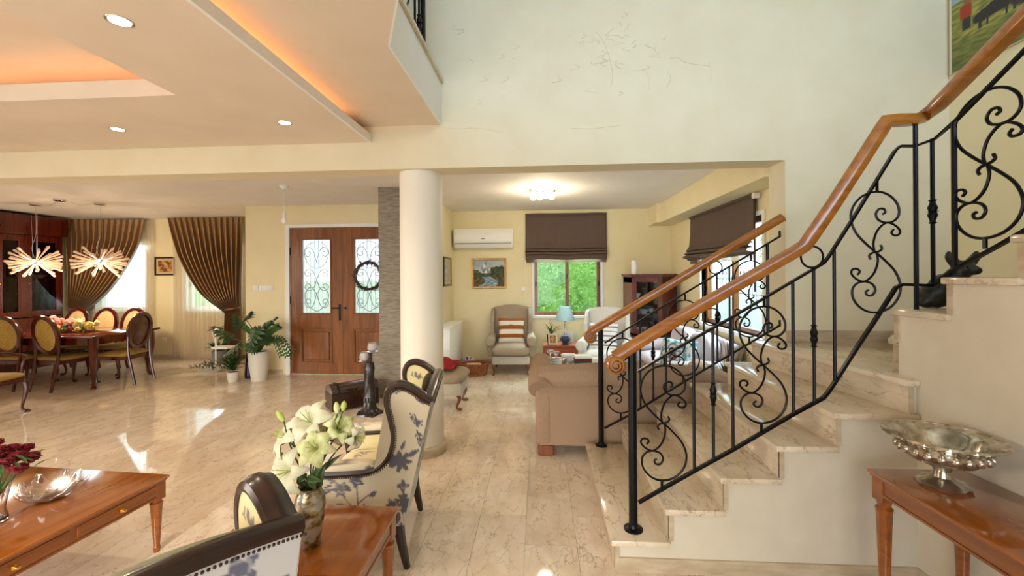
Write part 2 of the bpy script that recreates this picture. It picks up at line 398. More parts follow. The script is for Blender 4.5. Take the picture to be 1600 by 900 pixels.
# upper floor slab seen from below (balcony edge turns towards the stairs)
slab = MB().prism([(-9.4, -3.6), (3.263, -3.6), (3.263, -0.86), (0.60, -0.86), (-0.655, 1.955), (-0.848, 2.376), (-0.848, YB), (-1.7, YB), (-1.7, -3.6), ], ZS, 3.22)
slab.bm.free(); slab = MB()
slab.prism([(-1.75, -3.6), (3.263, -3.6), (3.263, -0.86), (0.60, -0.86), (-0.655, 1.955), (-0.848, 2.376), (-0.848, YB), (-1.75, YB)], ZS, 3.24)
slab.box((-9.4, -3.6, 3.0), (-1.75, YB, 3.24))
slab.build('ceiling_slab', 'ceiling_paint', None, smooth=False, kind='structure')
fas = MB().box((-0.849, 2.376, ZS - 0.002), (-0.838, YB, 3.245))
fas.prism([(-0.655, 1.955), (-0.848, 2.376), (-0.838, 2.38), (-0.645, 1.96)], ZS - .002, 3.245)
fas.prism([(0.60, -0.86), (-0.655, 1.955), (-0.645, 1.96), (0.61, -0.855)], ZS - .002, 3.245)
fas.build('trim_2', 'white_paint', None, smooth=False, kind='structure')
lip = MB().prism([(-1.2, YB), (-1.2, 2.3), (-0.9, 1.85), (0.5, -0.86), (0.63, -0.86), (-0.62, 1.965), (-0.815, 2.385), (-0.815, YB)], 3.245, 3.275)
lip.build('trim_3', 'stair_marble', None, smooth=False, kind='structure')
# dropped ceiling with a recess over the seating area
dx1 = -1.457; rx = -2.31; ry = 2.60; zd0, zd1 = 2.755, 2.84
dc = MB()
dc.box((rx, -3.0, zd0), (dx1 - .02, YB - .001, zd0 + 0.03)); dc.box((-9.4, ry, zd0), (rx, YB - .001, zd0 + 0.03)); dc.box((-9.4, -3.0, zd0), (-6.6, ry, zd0 + .03))
dc.build('ceiling_drop', 'ceiling_paint', None, smooth=False, kind='structure')
S_box('trim_4', (dx1 - 0.02, -3.0, zd0), (dx1, YB - .001, 2.822), 'white_paint')
S_box('trim_5', (rx, -3.0, zd0 + .03), (rx + .02, ry + .02, 2.865), 'ceiling_paint')
S_box('trim_6', (-6.6, ry, zd0 + .03), (rx, ry + .02, 2.865), 'ceiling_paint')

# skirtings
S_box('baseboard_hall', (HX, DW - .012, 0), (dL - .06, DW, 0.08), 'skirting_marble')
S_box('baseboard_dining', (-9.4, DY - .012, 0), (HX, DY, 0.08), 'skirting_marble')
S_box('baseboard_living', (-1.57, LY - .012, 0), (RX, LY, 0.08), 'skirting_marble')
S_box('baseboard_landing', (2.0, YB - .012, 6 * 0.1735), (3.26, YB, 6 * 0.1735 + .085), 'skirting_marble')
S_box('baseboard_living_west', (-1.57, 6.1, 0), (-1.558, 7.7, 0.08), 'skirting_marble')
bsk = MB().box((0.40, 2.333, 0), (1.93, 2.345, 0.075)); bsk.build('baseboard_stair', 'skirting_marble', None, smooth=False, kind='structure')
S_box('baseboard_stair_side', (1.918, -0.6, 0), (1.93, 2.333, 0.075), 'skirting_marble')

# round column
colm = thing('column', 'round white plaster column between the hall and the living room', 'column', (-1.08, 3.87, 0))
colm['kind'] = 'structure'
MB().lathe([(0.192, 0), (0.192, ZB)], 48).build('shaft', 'column_paint', colm)
MB().lathe([(0.22, 0), (0.22, 0.075), (0.212, 0.085), (0.19, 0.087)], 48).build('base', 'skirting_marble', colm)
# stone pillar
pil = thing('stone_pillar', 'grey stone-clad square pillar left of the white column', 'pillar', (-1.9, 5.7, 0)); pil['kind'] = 'structure'
MB().box((-.20, -.22, 0), (.16, .3, ZC)).build('shaft', 'stone_cladding', pil, smooth=False)
MB().box((-.42, .12, 0), (-.20, .5, .64)).build('ledge', 'stone_cladding', pil, smooth=False)
MB().box((.16, .0, 0), (.33, .4, .60)).build('ledge', 'stone_cladding', pil, smooth=False)

# ================================================================ STAIRCASE
h = 0.1735; st = thing('staircase', 'cream marble staircase with white plaster side rising to the right', 'staircase', (0, 0, 0)); st['kind'] = 'structure'
nos = [0.368, 0.652, 0.936, 1.220, 1.506, 1.80]
Yn, Yf = 2.318, 3.655
def tread(poly, z, parent=st, t=0.033):
    return MB().prism(poly, z - t, z, 'z')
def finish(mb, name):
    bmesh.ops.recalc_face_normals(mb.bm, faces=mb.bm.faces)
    es = [e for e in mb.bm.edges if e.is_manifold and e.calc_face_angle(0) > 0.5]
    bmesh.ops.bevel(mb.bm, geom=es, offset=0.008, segments=2, profile=0.5, affect='EDGES')
    return mb.build(name, 'stair_marble', st)
for i in range(5):
    x0 = nos[i]; x1 = nos[i + 1] + 0.03 if i < 4 else 1.86
    z = (i + 1) * h
    if i < 4: finish(tread([(x0, Yn), (x1, Yn), (x1, Yf), (x0, Yf)], z), 'tread')
    else: finish(tread([(x0, Yn), (1.925, Yn), (1.925, 2.45), (1.80, Yf), (x0, Yf)], z), 'tread')
    MB().box((x0 + .022, Yn + .02, i * h), (x0 + .042, Yf - .02, z - .033)).build('riser', 'stair_marble', st, smooth=False)
# landing step (fans slightly) and winders
finish(tread([(1.862, Yn), (1.925, Yn), (1.97, 2.36), (3.26, 2.36), (3.26, YB), (1.70, YB)], 6 * h), 'tread')
MB().prism([(1.884, Yn + .02), (1.905, Yn + .02), (1.745, YB - .02), (1.722, YB - .02)], 5 * h, 6 * h - .033).build('riser', 'stair_marble', st, smooth=False)
finish(tread([(1.985, 2.45), (2.0, 2.62), (2.95, 3.64), (3.26, 3.64), (3.26, 2.4), (2.0, 2.4)], 7 * h), 'tread')
MB().prism([(2.02, 2.44), (2.03, 2.62), (2.96, 3.63), (3.0, 3.6), (2.06, 2.58), (2.04, 2.44)], 6 * h, 7 * h - .033).build('riser', 'stair_marble', st, smooth=False)
ys = [2.49 - 0.305 * k for k in range(12)]
for k in range(12):
    n = 8 + k; z = n * h + 0.006
    if k == 11: break
    ye = .62 if k == 0 else 0
    finish(tread([(1.905, ys[k]), (3.26, ys[k] + ye), (3.26, ys[k + 1] - .03), (1.905, ys[k + 1] - .03)], z), 'tread')
    MB().prism([(1.925, ys[k] - .022), (3.26, ys[k] - .022 + ye), (3.26, ys[k] - .045 + ye), (1.925, ys[k] - .045)], z - h, z - .033).build('riser', 'stair_marble', st, smooth=False)
# plaster body of the lower flight and of the upper flight
body = MB()
pr = [(0.41, 0)]
for i in range(5):
    pr += [(nos[i] + .03, i * h - (0 if i == 0 else .033)), (nos[i] + .03, (i + 1) * h - .033)]
pr += [(1.93, 5 * h - .033), (1.93, 0)]
pp = [pr[0]] + [q for k, q in enumerate(pr[1:]) if not (k == 0)]
body.prism(pp, 2.345, 3.63, 'y')
body.prism([(1.90, 2.345), (1.93, 2.345), (3.26, 2.345), (3.26, 3.649), (1.75, 3.649)], 5 * h - .04, 6 * h - .033)
body.build('side_wall', 'plaster', st, smooth=False)
for i in range(6):
    x = nos[i] + .022 if i < 5 else 1.884
    MB().box((x, Yn + .012, max(0, i * h)), (x + .022, 2.346, (i + 1) * h - .033)).build('edge_strip', 'skirting_marble', st, smooth=False)
b2 = MB(); pr = [(2.345, 0), (2.47, 6 * h + .02), (2.47, 8 * h - .027)]
pr = [(2.345, 0), (2.345, 6 * h - .033), (2.455, 6 * h - .033), (2.455, 8 * h - .027)]
for k in range(1, 11):
    pr += [(ys[k] - .032, (7 + k) * h - .027), (ys[k] - .032, (8 + k) * h - .027)]
pr += [(-0.86, 18 * h), (-0.86, 0)]
b2.prism(pr, 1.93, 3.26, 'x'); b2.build('side_wall', 'plaster', st, smooth=False)
for k in range(0, 3):
    y = ys[k] - .045; MB().box((1.922, y, (7 + k) * h + .0), (1.93, y + .03, (8 + k) * h - .027)).build('edge_strip', 'skirting_marble', st, smooth=False)

# ================================================================ RAILINGS
def motif_curves():
    c = (222, 455); s = 333.0
    L = [(222, 455), (275, 505), (325, 565), (350, 640), (335, 710), (285, 765), (212, 785), (150, 765), (107, 715), (100, 660), (125, 625), (165, 615), (205, 630), (219, 662), (203, 690), (178, 690), (170, 672), (184, 662)]
    K = [(226, 452), (233, 505), (212, 572), (165, 615), (120, 600), (95, 570), (103, 548), (128, 547), (139, 562), (127, 578)]
    Hk = [(226, 457), (205, 459), (189, 474), (196, 494)]
    out = []
    for q in (L, K, Hk):
        a = [((x - c[0]) / s, (c[1] - y) / s) for x, y in q]
        out.append(a); out.append([(-x, -z) for x, z in a])
    return out
MOT = motif_curves()
def scroll(parent, C, U, half, r=0.006, wid=1.0, link=0.06, link_top=None, lx=0.03):
    """C centre, U horizontal unit direction in the railing plane"""
    mb = MB(); C = Vector(C); U = Vector(U)
    for cv in MOT:
        pts = [C + U * (x * half * wid) + Vector((0, 0, z * half)) for x, z in cv]
        mb.tube(catmull(pts, 4), r, 6)
    for sg, ln in ((-1, link), (1, link if link_top is None else link_top)):
        x = lx * sg
        a = C + U * (x * half * wid) + Vector((0, 0, sg * half * 0.99)); mb.tube([a, a + Vector((0, 0, sg * ln))], r * 1.3, 6)
    return mb.build('scroll', 'black_iron', parent)
def bar(parent, a, b, r=0.0085, collar=None, name='baluster'):
    a = Vector(a); b = Vector(b); w = r
    mb = MB()
    d = (b - a).normalized()
    mb.tube([a, b], r, 8)
    o = mb.build(name, 'black_iron', parent)
    if collar is not None:
        L = collar[1] - collar[0]; c0 = Vector((a.x + (b.x - a.x) * .5, a.y + (b.y - a.y) * .5, collar[0]))
        pr = [(r, 0), (r * 1.9, .05), (r * 1.2, .1), (r * 1.5, .2), (r * 2.3, .36), (r * 1.7, .48), (r * 2.6, .5), (r * 1.7, .52), (r * 2.3, .66), (r * 1.5, .8), (r * 1.2, .9), (r * 1.9, .95), (r, 1)]
        MB().lathe([(q, z * L) for q, z in pr], 12, c0).build('collar', 'black_iron', o)
    return o
def interp(poly, x):
    for (a, b) in zip(poly, poly[1:]):
        if a[0] <= x <= b[0]: t = (x - a[0]) / (b[0] - a[0]); return a[1] + (b[1] - a[1]) * t
    return poly[-1][1]
RAIL = [(-0.036, -0.014), (-0.030, -0.030), (0.0, -0.033), (0.030, -0.030), (0.036, -0.014), (0.034, 0.008), (0.024, 0.026), (0.0, 0.034), (-0.024, 0.026), (-0.034, 0.008)]
def handrail_end(parent, c, U, r=0.052, name='scroll_end'):
    """rounded volute block closing the handrail, with carved rings on its side"""
    c = Vector(c); mb = MB(); side = Vector((0, 1, 0))
    mb.lathe([(0, -.043), (r * .8, -.043), (r, -.033), (r, .033), (r * .8, .043), (0, .043)], 28)
    mb.xf(Matrix.Translation(c) @ Matrix.Rotation(PI / 2, 4, 'X')); o = mb.build(name, 'handrail_wood', parent)
    g = MB()
    pts = []
    for k in range(40):
        a = k / 39 * 3.6 * PI; q = r * (.80 - .62 * k / 39); pts.append(c + Vector((q * math.cos(a + 2.5), -.0445, q * math.sin(a + 2.5))))
    g.tube(pts, 0.0028, 5); g.build('carving', 'walnut', o); return o

Y1 = 2.43; X1 = 2.10
rl = thing('stair_railing', 'outer wrought-iron stair railing with scrolls and thick wooden handrail', 'railing', (0.51, 2.43, h))
rl.location = (0, 0, 0)
A1 = lambda x, y: P(x, y, Y=Y1); B1 = lambda x, y: P(x, y, X=X1)
# handrail
cor = P(1430, 188, Y=Y1)
hp = [A1(960, 558), A1(1000, 533), A1(1040, 509), A1(1140, 451.5), A1(1240, 394), A1(1256, 384), A1(1264, 373), A1(1300, 320), A1(1375, 203), A1(1384, 188.5), A1(1400, 187.5), A1(1424, 187)]
hp2 = [B1(1440, 184), B1(1464, 164), B1(1600, 25), ]
d = (hp2[2] - hp2[1]); hp2.append(hp2[1] + d * 5)
MB().sweep(hp + hp2, RAIL).build('handrail', 'handrail_wood', rl)
handrail_end(rl, A1(961, 569), (1, 0, 0))
nb = P(990, 828, Z=h)
bar(rl, (nb.x, Y1, h), (nb.x, Y1, A1(990, 548).z), 0.024, name='newel_post')
MB().lathe([(0.052, 0), (0.052, .008), (0.03, .016), (0.024, .03)], 24, (nb.x, Y1, h)).build('base_plate', 'black_iron', rl)
bot = [(998, 785), (1085, 735.5), (1146.7, 701.7), (1240, 647), (1286, 622), (1293, 614), (1305, 596), (1340, 541), (1364, 505), (1400, 449), (1409, 444.5), (1463, 445.5)]
top = [(996.5, 581), (1040, 554), (1145, 495), (1240, 438.5), (1287, 411), (1294, 402), (1335.6, 337), (1398, 236), (1406, 228.5), (1429, 228.5)]
FL = [(-.010, -.006), (.010, -.006), (.010, .006), (-.010, .006)]
MB().sweep([A1(*q) for q in bot[:-1]] + [B1(1455, 445.8), B1(1469, 437), B1(1496, 419), B1(1567, 380), B1(1567, 380) + (B1(1600, 359) - B1(1496, 419)) * 4], [(q[0], q[1] * 1.3) for q in FL]).build('bottom_rail', 'black_iron', rl, smooth=False)
MB().sweep([A1(*q) for q in top] + [B1(1460, 217.5), B1(1495, 187), B1(1580, 100), B1(1580, 100) + (B1(1580, 100) - B1(1495, 187)) * 5], FL).build('top_rail', 'black_iron', rl, smooth=False)
for x, col in ((1085, None), (1115, (597, 634)), (1145.5, None), (1240, None), (1272.5, (507, 543)), (1304.5, None)):
    yb, yt = interp(bot, x), interp(top, x)
    a = A1(x, yb); b = A1(x - 1.5, yt); b.x = a.x
    bar(rl, a, b, 0.0085, (A1(x, col[1]).z, A1(x, col[0]).z) if col else None)
bar(rl, (cor.x, Y1, 8 * h), (cor.x, Y1, A1(1429, 190).z), 0.011, name='newel_post')
a, b = B1(1458, 446), B1(1458, 216); b.y = a.y; bar(rl, a, b, 0.010, (B1(1458, 350).z, B1(1458, 311).z))
a, b = B1(1492, 421), B1(1492, 190); b.y = a.y; bar(rl, a, b, 0.012)
for C_ in ((1036.5, 661), (1192, 570)):
    scroll(rl, A1(*C_), (1, 0, 0), 0.321)
scroll(rl, A1(1368, 394), (1, 0, 0), 0.327, link=0.0, link_top=0.075, lx=0.03)
scroll(rl, B1(1541, 257), (0, -1, 0), 0.350, 0.0075, 1.15, 0.05, 0.02, 0.02)
# further balusters up the flight, beyond the frame
e0 = B1(1600, 359); e1 = B1(1567, 380); sl = (B1(1600, 359) - B1(1496, 419)); sl = sl / sl.length
for k in range(5):
    p = e0 + sl * (0.06 + 0.14 * k); bar(rl, p, p + Vector((0, 0, 0.80)), 0.010)
rp = [A1(1268.7, 401.4) + Vector((0.058 * math.cos(t * PI / 12), 0, 0.058 * math.sin(t * PI / 12))) for t in range(24)]
MB().tube(rp, 0.006, 6, cyc=True).build('ring', 'black_iron', rl)

Y2 = 3.61
ri = thing('stair_railing', 'inner wrought-iron stair railing on the living room side of the stairs', 'railing'); A2 = lambda x, y: P(x, y, Y=Y2)
MB().sweep([A2(921, 519), A2(1040, 449), A2(1130, 394), A2(1222, 340)], [(a * 1.0, b * 1.0) for a, b in RAIL]).build('handrail', 'handrail_wood', ri)
handrail_end(ri, A2(922, 526), (1, 0, 0), 0.052)
nb2 = P(940, 697, Z=h)
bar(ri, (nb2.x, Y2, h), (nb2.x, Y2, A2(940, 515).z), 0.022, name='newel_post')
MB().lathe([(0.05, 0), (0.05, .008), (0.03, .016), (0.022, .03)], 24, (nb2.x, Y2, h)).build('base_plate', 'black_iron', ri)
t2 = [(944.5, 536), (1040, 476), (1219, 369)]; b2_ = [(944.5, 669), (984.5, 648), (1078, 591), (1219, 508)]
MB().sweep([A2(*q) for q in t2], FL).tube([A2(1218.5, 370), A2(1218, 361)], .009, 8).build('top_rail', 'black_iron', ri, smooth=False)
MB().sweep([A2(*q) for q in b2_], FL).tube([A2(1218.5, 509), A2(1218, 500)], .009, 8).build('bottom_rail', 'black_iron', ri, smooth=False)
for x, col in ((1001, None), (1021, (543, 563)), (1041, None), (1100, None), (1121, (486, 505)), (1140.5, None), (1200, None)):
    a = A2(x, interp(b2_, x)); b = A2(x, interp(t2, x)); b.x = a.x
    bar(ri, a, b, 0.0085 if x < 1190 else 0.013, (A2(x, col[1]).z, A2(x, col[0]).z) if col else None)
for c_ in ((971.5, 587), (1069, 528), (1172, 467)): scroll(ri, A2(*c_), (1, 0, 0), 0.312, link=0.05)
for (cx, cy, q) in ((1118, 418, .052), (1111.7, 495, .07)):
    MB().tube([A2(cx, cy) + Vector((q * math.cos(t * PI / 12), 0, q * math.sin(t * PI / 12))) for t in range(24)], 0.0055, 6, cyc=True).build('ring', 'black_iron', ri)

# balcony railing above
rb = thing('balcony_railing', 'black wrought-iron railing on the upper balcony edge, top left of the white wall', 'railing')
XB = -0.90; zb = 3.275
yy = [P(x, 60, X=XB).y for x in (661, 655, 648.5)]
bar(rb, (XB, yy[0] , zb), (XB, yy[0], 4.2), 0.02, name='newel_post')
bar(rb, (XB, yy[1], zb + .06), (XB, yy[1], 4.12), 0.009, (P(655, 50, X=XB).z, P(655, 23, X=XB).z))
bar(rb, (XB, yy[2], zb + .06), (XB, yy[2], 4.12), 0.009)
MB().sweep([(XB, 2.3, zb + .07), (XB, yy[0], zb + .07)], FL).build('bottom_rail', 'black_iron', rb, smooth=False)
MB().sweep([(XB, 2.3, 4.12), (XB, YB, 4.12)], FL).build('top_rail', 'black_iron', rb, smooth=False)
MB().sweep([(XB, 2.3, 4.22), (XB, YB, 4.22)], RAIL).build('handrail', 'handrail_wood', rb)
scroll(rb, (XB, yy[2] - 0.27, zb + .47), (0, 1, 0), 0.33, 0.008)
bar(rb, (XB, yy[2] - 0.52, zb + .06), (XB, yy[2] - .52, 4.12), 0.009)
bar(rb, (XB, 2.4, zb), (XB, 2.4, 4.2), 0.02, name='newel_post')
# ================================================================ WINDOWS, DOOR, BLINDS, CURTAINS
# garden seen through the windows
noisy('lawn', (96, 120, 60), (120, 140, 76), (3, 3, 3), 0.9)
noisy('paving', (205, 200, 190), (220, 215, 205), (2, 2, 2), 0.9)
noisy('hedge_leaf', (120, 168, 84), (170, 210, 128), (5, 5, 5), 0.5, world=True)
noisy('terrace_wall', (225, 225, 222), (235, 235, 232), (2, 2, 2), 0.9)
tag(MB().box((-14, 8.21, -.3), (8, 16, -.15)).build('lawn', 'lawn', smooth=False), 'green lawn outside the back windows', 'lawn'); bpy.data.objects['lawn']['kind'] = 'structure'
tag(MB().box((3.47, -4, -.3), (9, 8.2, -.15)).build('terrace', 'paving', smooth=False), 'pale terrace outside the right window', 'terrace'); bpy.data.objects['terrace']['kind'] = 'structure'
def hedge(name, x0, x1, y, z1, n, label, seed):
    random.seed(seed); mb = MB()
    for i in range(n):
        x = random.uniform(x0, x1); z = random.uniform(0, z1); yy = y + random.uniform(-.18, .1) + 0.15 * math.sin(x * 5 + z * 3)
        s = random.uniform(.025, .05); d = Vector((random.uniform(-1, 1), random.uniform(-.6, .3), random.uniform(-1, .6))).normalized(); q = d.cross(Vector((random.random(), 1, random.random()))).normalized()
        c = Vector((x, yy, z)); mb.face([c - d * s, c + q * s * .5, c + d * s, c - q * s * .5])
    mb.box((x0, y + .15, -.15), (x1, y + .6, z1 - .05))
    o = mb.build(name, 'hedge_leaf', smooth=False); tag(o, label, 'hedge', kind='stuff')
hedge('hedge', -1.6, 2.6, 9.4, 3.0, 9000, 'bright green leafy hedge outside the living room window', 5)
hedge('hedge', -12, -4.9, 12.5, 1.5, 3500, 'green hedge outside the dining windows behind the sheers', 8)

hedge_r = []
random.seed(12); mb = MB()
for i in range(5000):
    y = random.uniform(3.5, 13); z = random.uniform(.9, 2.6); x = 6.4 + random.uniform(-.2, .15) + .15 * math.sin(y * 4)
    s_ = random.uniform(.03, .06); d = Vector((random.uniform(-.5, .3), random.uniform(-1, 1), random.uniform(-1, .6))).normalized(); q = d.cross(Vector((1, random.random(), random.random()))).normalized(); c = Vector((x, y, z)); mb.face([c - d * s_, c + q * s_ * .5, c + d * s_, c - q * s_ * .5])
mb.box((6.55, 3.5, -.15), (7.0, 13, 2.5)); tag(mb.build('hedge', 'hedge_leaf', smooth=False), 'green hedge beyond the terrace outside the garden window', 'hedge', kind='stuff')
tag(S_box('terrace_ground', (2.5, 8.2, -.3), (9, 13.5, -.15), 'paving'), 'pale paving outside beyond the garden window', 'terrace')
gf = thing('garden_fence', 'white terrace wall topped by a thin iron fence outside the garden window', 'fence', (4.9, 8.2, -.15))
MB().box((-.08, -4.2, 0), (.08, 4.5, 1.15)).build('low_wall', 'terrace_wall', gf, smooth=False)
for z in (1.25, 1.6): MB().box((-.01, -4.2, z), (.01, 4.5, z + .02)).build('rail', 'black_iron', gf, smooth=False)
for k in range(44): MB().tube([(0, -4.1 + .2 * k, 1.15), (0, -4.1 + .2 * k, 1.72), (0, -4.1 + .2 * k, 1.76), (0, -4.1 + .2 * k, 1.84)], [.007, .007, .018, .002], 5).build('picket', 'black_iron', gf)
def window(name, x0, x1, z0, z1, y, wall_t=0.2, wm='door_wood', mull=True, swap=None):
    """window set in a wall along X (swap=True: along Y)"""
    r = struct_root(name)
    f = MB(); w = 0.055; ya, yb = y + .06, y + .12
    f.box((x0, ya, z0), (x0 + w, yb, z1)); f.box((x1 - w, ya, z0), (x1, yb, z1)); f.box((x0, ya, z0), (x1, yb, z0 + w)); f.box((x0, ya, z1 - w), (x1, yb, z1))
    xm = (x0 + x1) / 2
    if mull: f.box((xm - .03, ya, z0), (xm + .03, yb, z1))
    g1 = MB().box((x0 + w, y + .085, z0 + w), (xm - .03, y + .091, z1 - w)); g2 = MB().box((xm + .03, y + .085, z0 + w), (x1 - w, y + .091, z1 - w))
    t = MB(); tw_ = .045
    t.box((x0 - tw_, y - .02, z0 - tw_), (x0, y + .06, z1 + tw_)); t.box((x1, y - .02, z0 - tw_), (x1 + tw_, y + .06, z1 + tw_)); t.box((x0 - tw_, y - .035, z0 - tw_), (x1 + tw_, y + .06, z0)); t.box((x0 - tw_, y - .02, z1), (x1 + tw_, y + .06, z1 + tw_))
    l = MB().box((x0 + .015, ya - .012, (z0 + z1) / 2 - .22), (x0 + .035, ya, (z0 + z1) / 2 - .14)).box((xm - .008, ya - .012, (z0 + z1) / 2 - .08), (xm + .008, ya, (z0 + z1) / 2)).box((x1 - .035, ya - .012, (z0 + z1) / 2 - .22), (x1 - .015, ya, (z0 + z1) / 2 - .14))
    if swap:
        for q in (f, g1, g2, t, l): q.xf(swap)
    f.build('window_frame', wm, r, smooth=False); g1.build('pane', 'window_glass', r, smooth=False); g2.build('pane', 'window_glass', r, smooth=False)
    t.build('window_trim', 'white_paint', r, smooth=False); l.build('latch', 'black_iron', r, smooth=False); return r
window('window_1', wx0, wx1, wz0, wz1, LY)
# right wall: map local (x, y) to (wall normal +X)
mR = Matrix(((0, 1, 0, 0), (1, 0, 0, 0), (0, 0, 1, 0), (0, 0, 0, 1)))
window('window_2', gy0, gy1, gz0, gz1, RX, swap=mR)
for n, (a, b) in enumerate(wins): window('window_%d' % (n + 3), a, b, zs0, zs1, DY, mull=False, wm='white_paint')

# front door: two glazed wooden leaves
door = struct_root('door_1')
lw = 0.872; dz = 2.385
t = MB().box((dL, DW - .03, 0), (dL + .07, DW + .1, dT)).box((dL + 1.90, DW - .03, 0), (dL + 1.98, DW + .1, dT)).box((dL, DW - .03, dT - .05), (dL + 1.98, DW + .1, dT))
t.build('door_frame', 'white_paint', door, smooth=False)
thin('frosted_glass', (240, 248, 255), 0.5)
mat('lead_light', (150, 165, 178), 0.4, 0.3)
for k in range(2):
    lf = MB(); X = dL + .075 + k * (lw + .006); y0, y1 = DW + .0, DW + .05
    gx0, gx1 = (X + .20, X + .67); gz0_, gz1_ = 1.0, 2.19
    px0, px1, pz0, pz1 = X + .17, X + .70, .18, .75
    lf.box((X, y0, .01), (gx0, y1, dz)); lf.box((gx1, y0, .01), (X + lw, y1, dz)); lf.box((gx0, y0, gz1_), (gx1, y1, dz)); lf.box((gx0, y0, pz1), (gx1, y1, gz0_)); lf.box((gx0, y0, .01), (gx1, y1, pz0)); lf.box((gx0, y0 + .015, pz0), (gx1, y1, pz1))
    L = lf.build('door_leaf', 'door_wood', door, smooth=False)
    mo = MB()
    for (a, b, c, d_) in ((gx0 - .02, gx1 + .02, gz0_ - .02, gz1_ + .02), (px0, px1, pz0, pz1)):
        mo.box((a, y0 - .012, c), (a + .022, y0, d_), .004, 1).box((b - .022, y0 - .012, c), (b, y0, d_), .004, 1).box((a, y0 - .012, c), (b, y0, c + .022), .004, 1).box((a, y0 - .012, d_ - .022), (b, y0, d_), .004, 1)
    mo.box((px0 + .06, y0 - .006, pz0 + .06), (px1 - .06, y0 + .015, pz1 - .06), .01, 2)
    mo.build('raised_panel', 'door_wood', L, smooth=False)
    MB().box((gx0, y0 + .02, gz0_), (gx1, y0 + .028, gz1_)).build('pane', 'frosted_glass', L, smooth=False)
    g = MB(); xc = (gx0 + gx1) / 2; gw = gx1 - gx0; yg = y0 + .008
    for q in range(1, 7): g.tube([(gx0 + gw * q / 7, yg, gz0_), (gx0 + gw * q / 7, yg, gz1_)], .0035, 5)
    for sx in (-1, 1):
        for (zc, sc) in ((1.95, 1), (1.62, .75), (1.2, -1), (1.45, -.75)):
            pts = [(xc + sx * gw * a, yg, zc + .14 * b * sc) for a, b in ((0, -.9), (.05, -.2), (.12, .45), (.22, .8), (.34, .75), (.42, .3), (.38, -.1), (.28, -.2), (.22, .1), (.26, .35), (.32, .25))]
            g.tube(catmull(pts, 4), .006, 6)
        g.tube(catmull([(xc, yg, 1.02), (xc + sx * gw * .3, yg, 1.12), (xc + sx * gw * .42, yg, 1.3), (xc + sx * gw * .2, yg, 1.42), (xc, yg, 1.3)], 5), .006, 6)
        g.tube(catmull([(xc, yg, 2.16), (xc + sx * gw * .25, yg, 2.12), (xc + sx * gw * .44, yg, 2.0), (xc + sx * gw * .3, yg, 1.8), (xc, yg, 1.72)], 5), .005, 6)
    g.build('grille', 'lead_light', L)
    hz = 1.08
    hx = X + lw - .045 if k == 0 else X + .045
    hm = MB().box((hx - .018, y0 - .008, hz - .2), (hx + .018, y0, hz + .06), .004, 2).ball((hx, y0 - .012, hz - .12), (.008, .004, .012), 8)
    if k == 0: hm.tube([(hx, y0 - .005, hz), (hx, y0 - .05, hz), (hx - .05, y0 - .055, hz + .004), (hx - .11, y0 - .05, hz - .004)], .009, 8)
    if k == 1: hm = MB().lathe([(0, 0), (.02, 0), (.02, .01), (0, .012)], 12).xf(Matrix.Translation((hx, y0, hz)) @ Matrix.Rotation(PI / 2, 4, 'X'))
    hm.build('door_handle', 'black_iron', L)
    for zz in (.25, 1.15, 1.95): MB().tube([(X - .002 if k == 0 else X + lw + .002, y0 - .008, zz), (X - .002 if k == 0 else X + lw + .002, y0 - .008, zz + .12)], .008, 8).build('hinge', 'black_iron', L)
# wreath hanging on the right leaf
wr = thing('wreath', 'dark twig wreath hanging on the glass of the right door leaf', 'wreath', (P(575, 430, Y=DW - .06).x, DW - .045, P(575, 431, Y=DW - .06).z))
random.seed(11)
MB().tube([(0.215 * math.cos(a * PI / 20), 0, 0.215 * math.sin(a * PI / 20)) for a in range(40)], .022, 8, cyc=True).build('ring', 'walnut', wr)
lv = MB()
for i in range(420):
    a = random.uniform(0, 2 * PI); c = Vector((.215 * math.cos(a), 0, .215 * math.sin(a))) + Vector((random.gauss(0, .016), random.gauss(-.008, .012), random.gauss(0, .016)))
    d = Vector((random.uniform(-1, 1), random.uniform(-1, .2), random.uniform(-1, 1))).normalized() * .03; q = d.cross(Vector((0, 1, .3))).normalized() * .008
    lv.face([c - d, c + q, c + d, c - q])
mat('dry_leaf', (70, 58, 52), 0.8)
lv.build('twigs', 'dry_leaf', wr, smooth=False, kind='stuff')

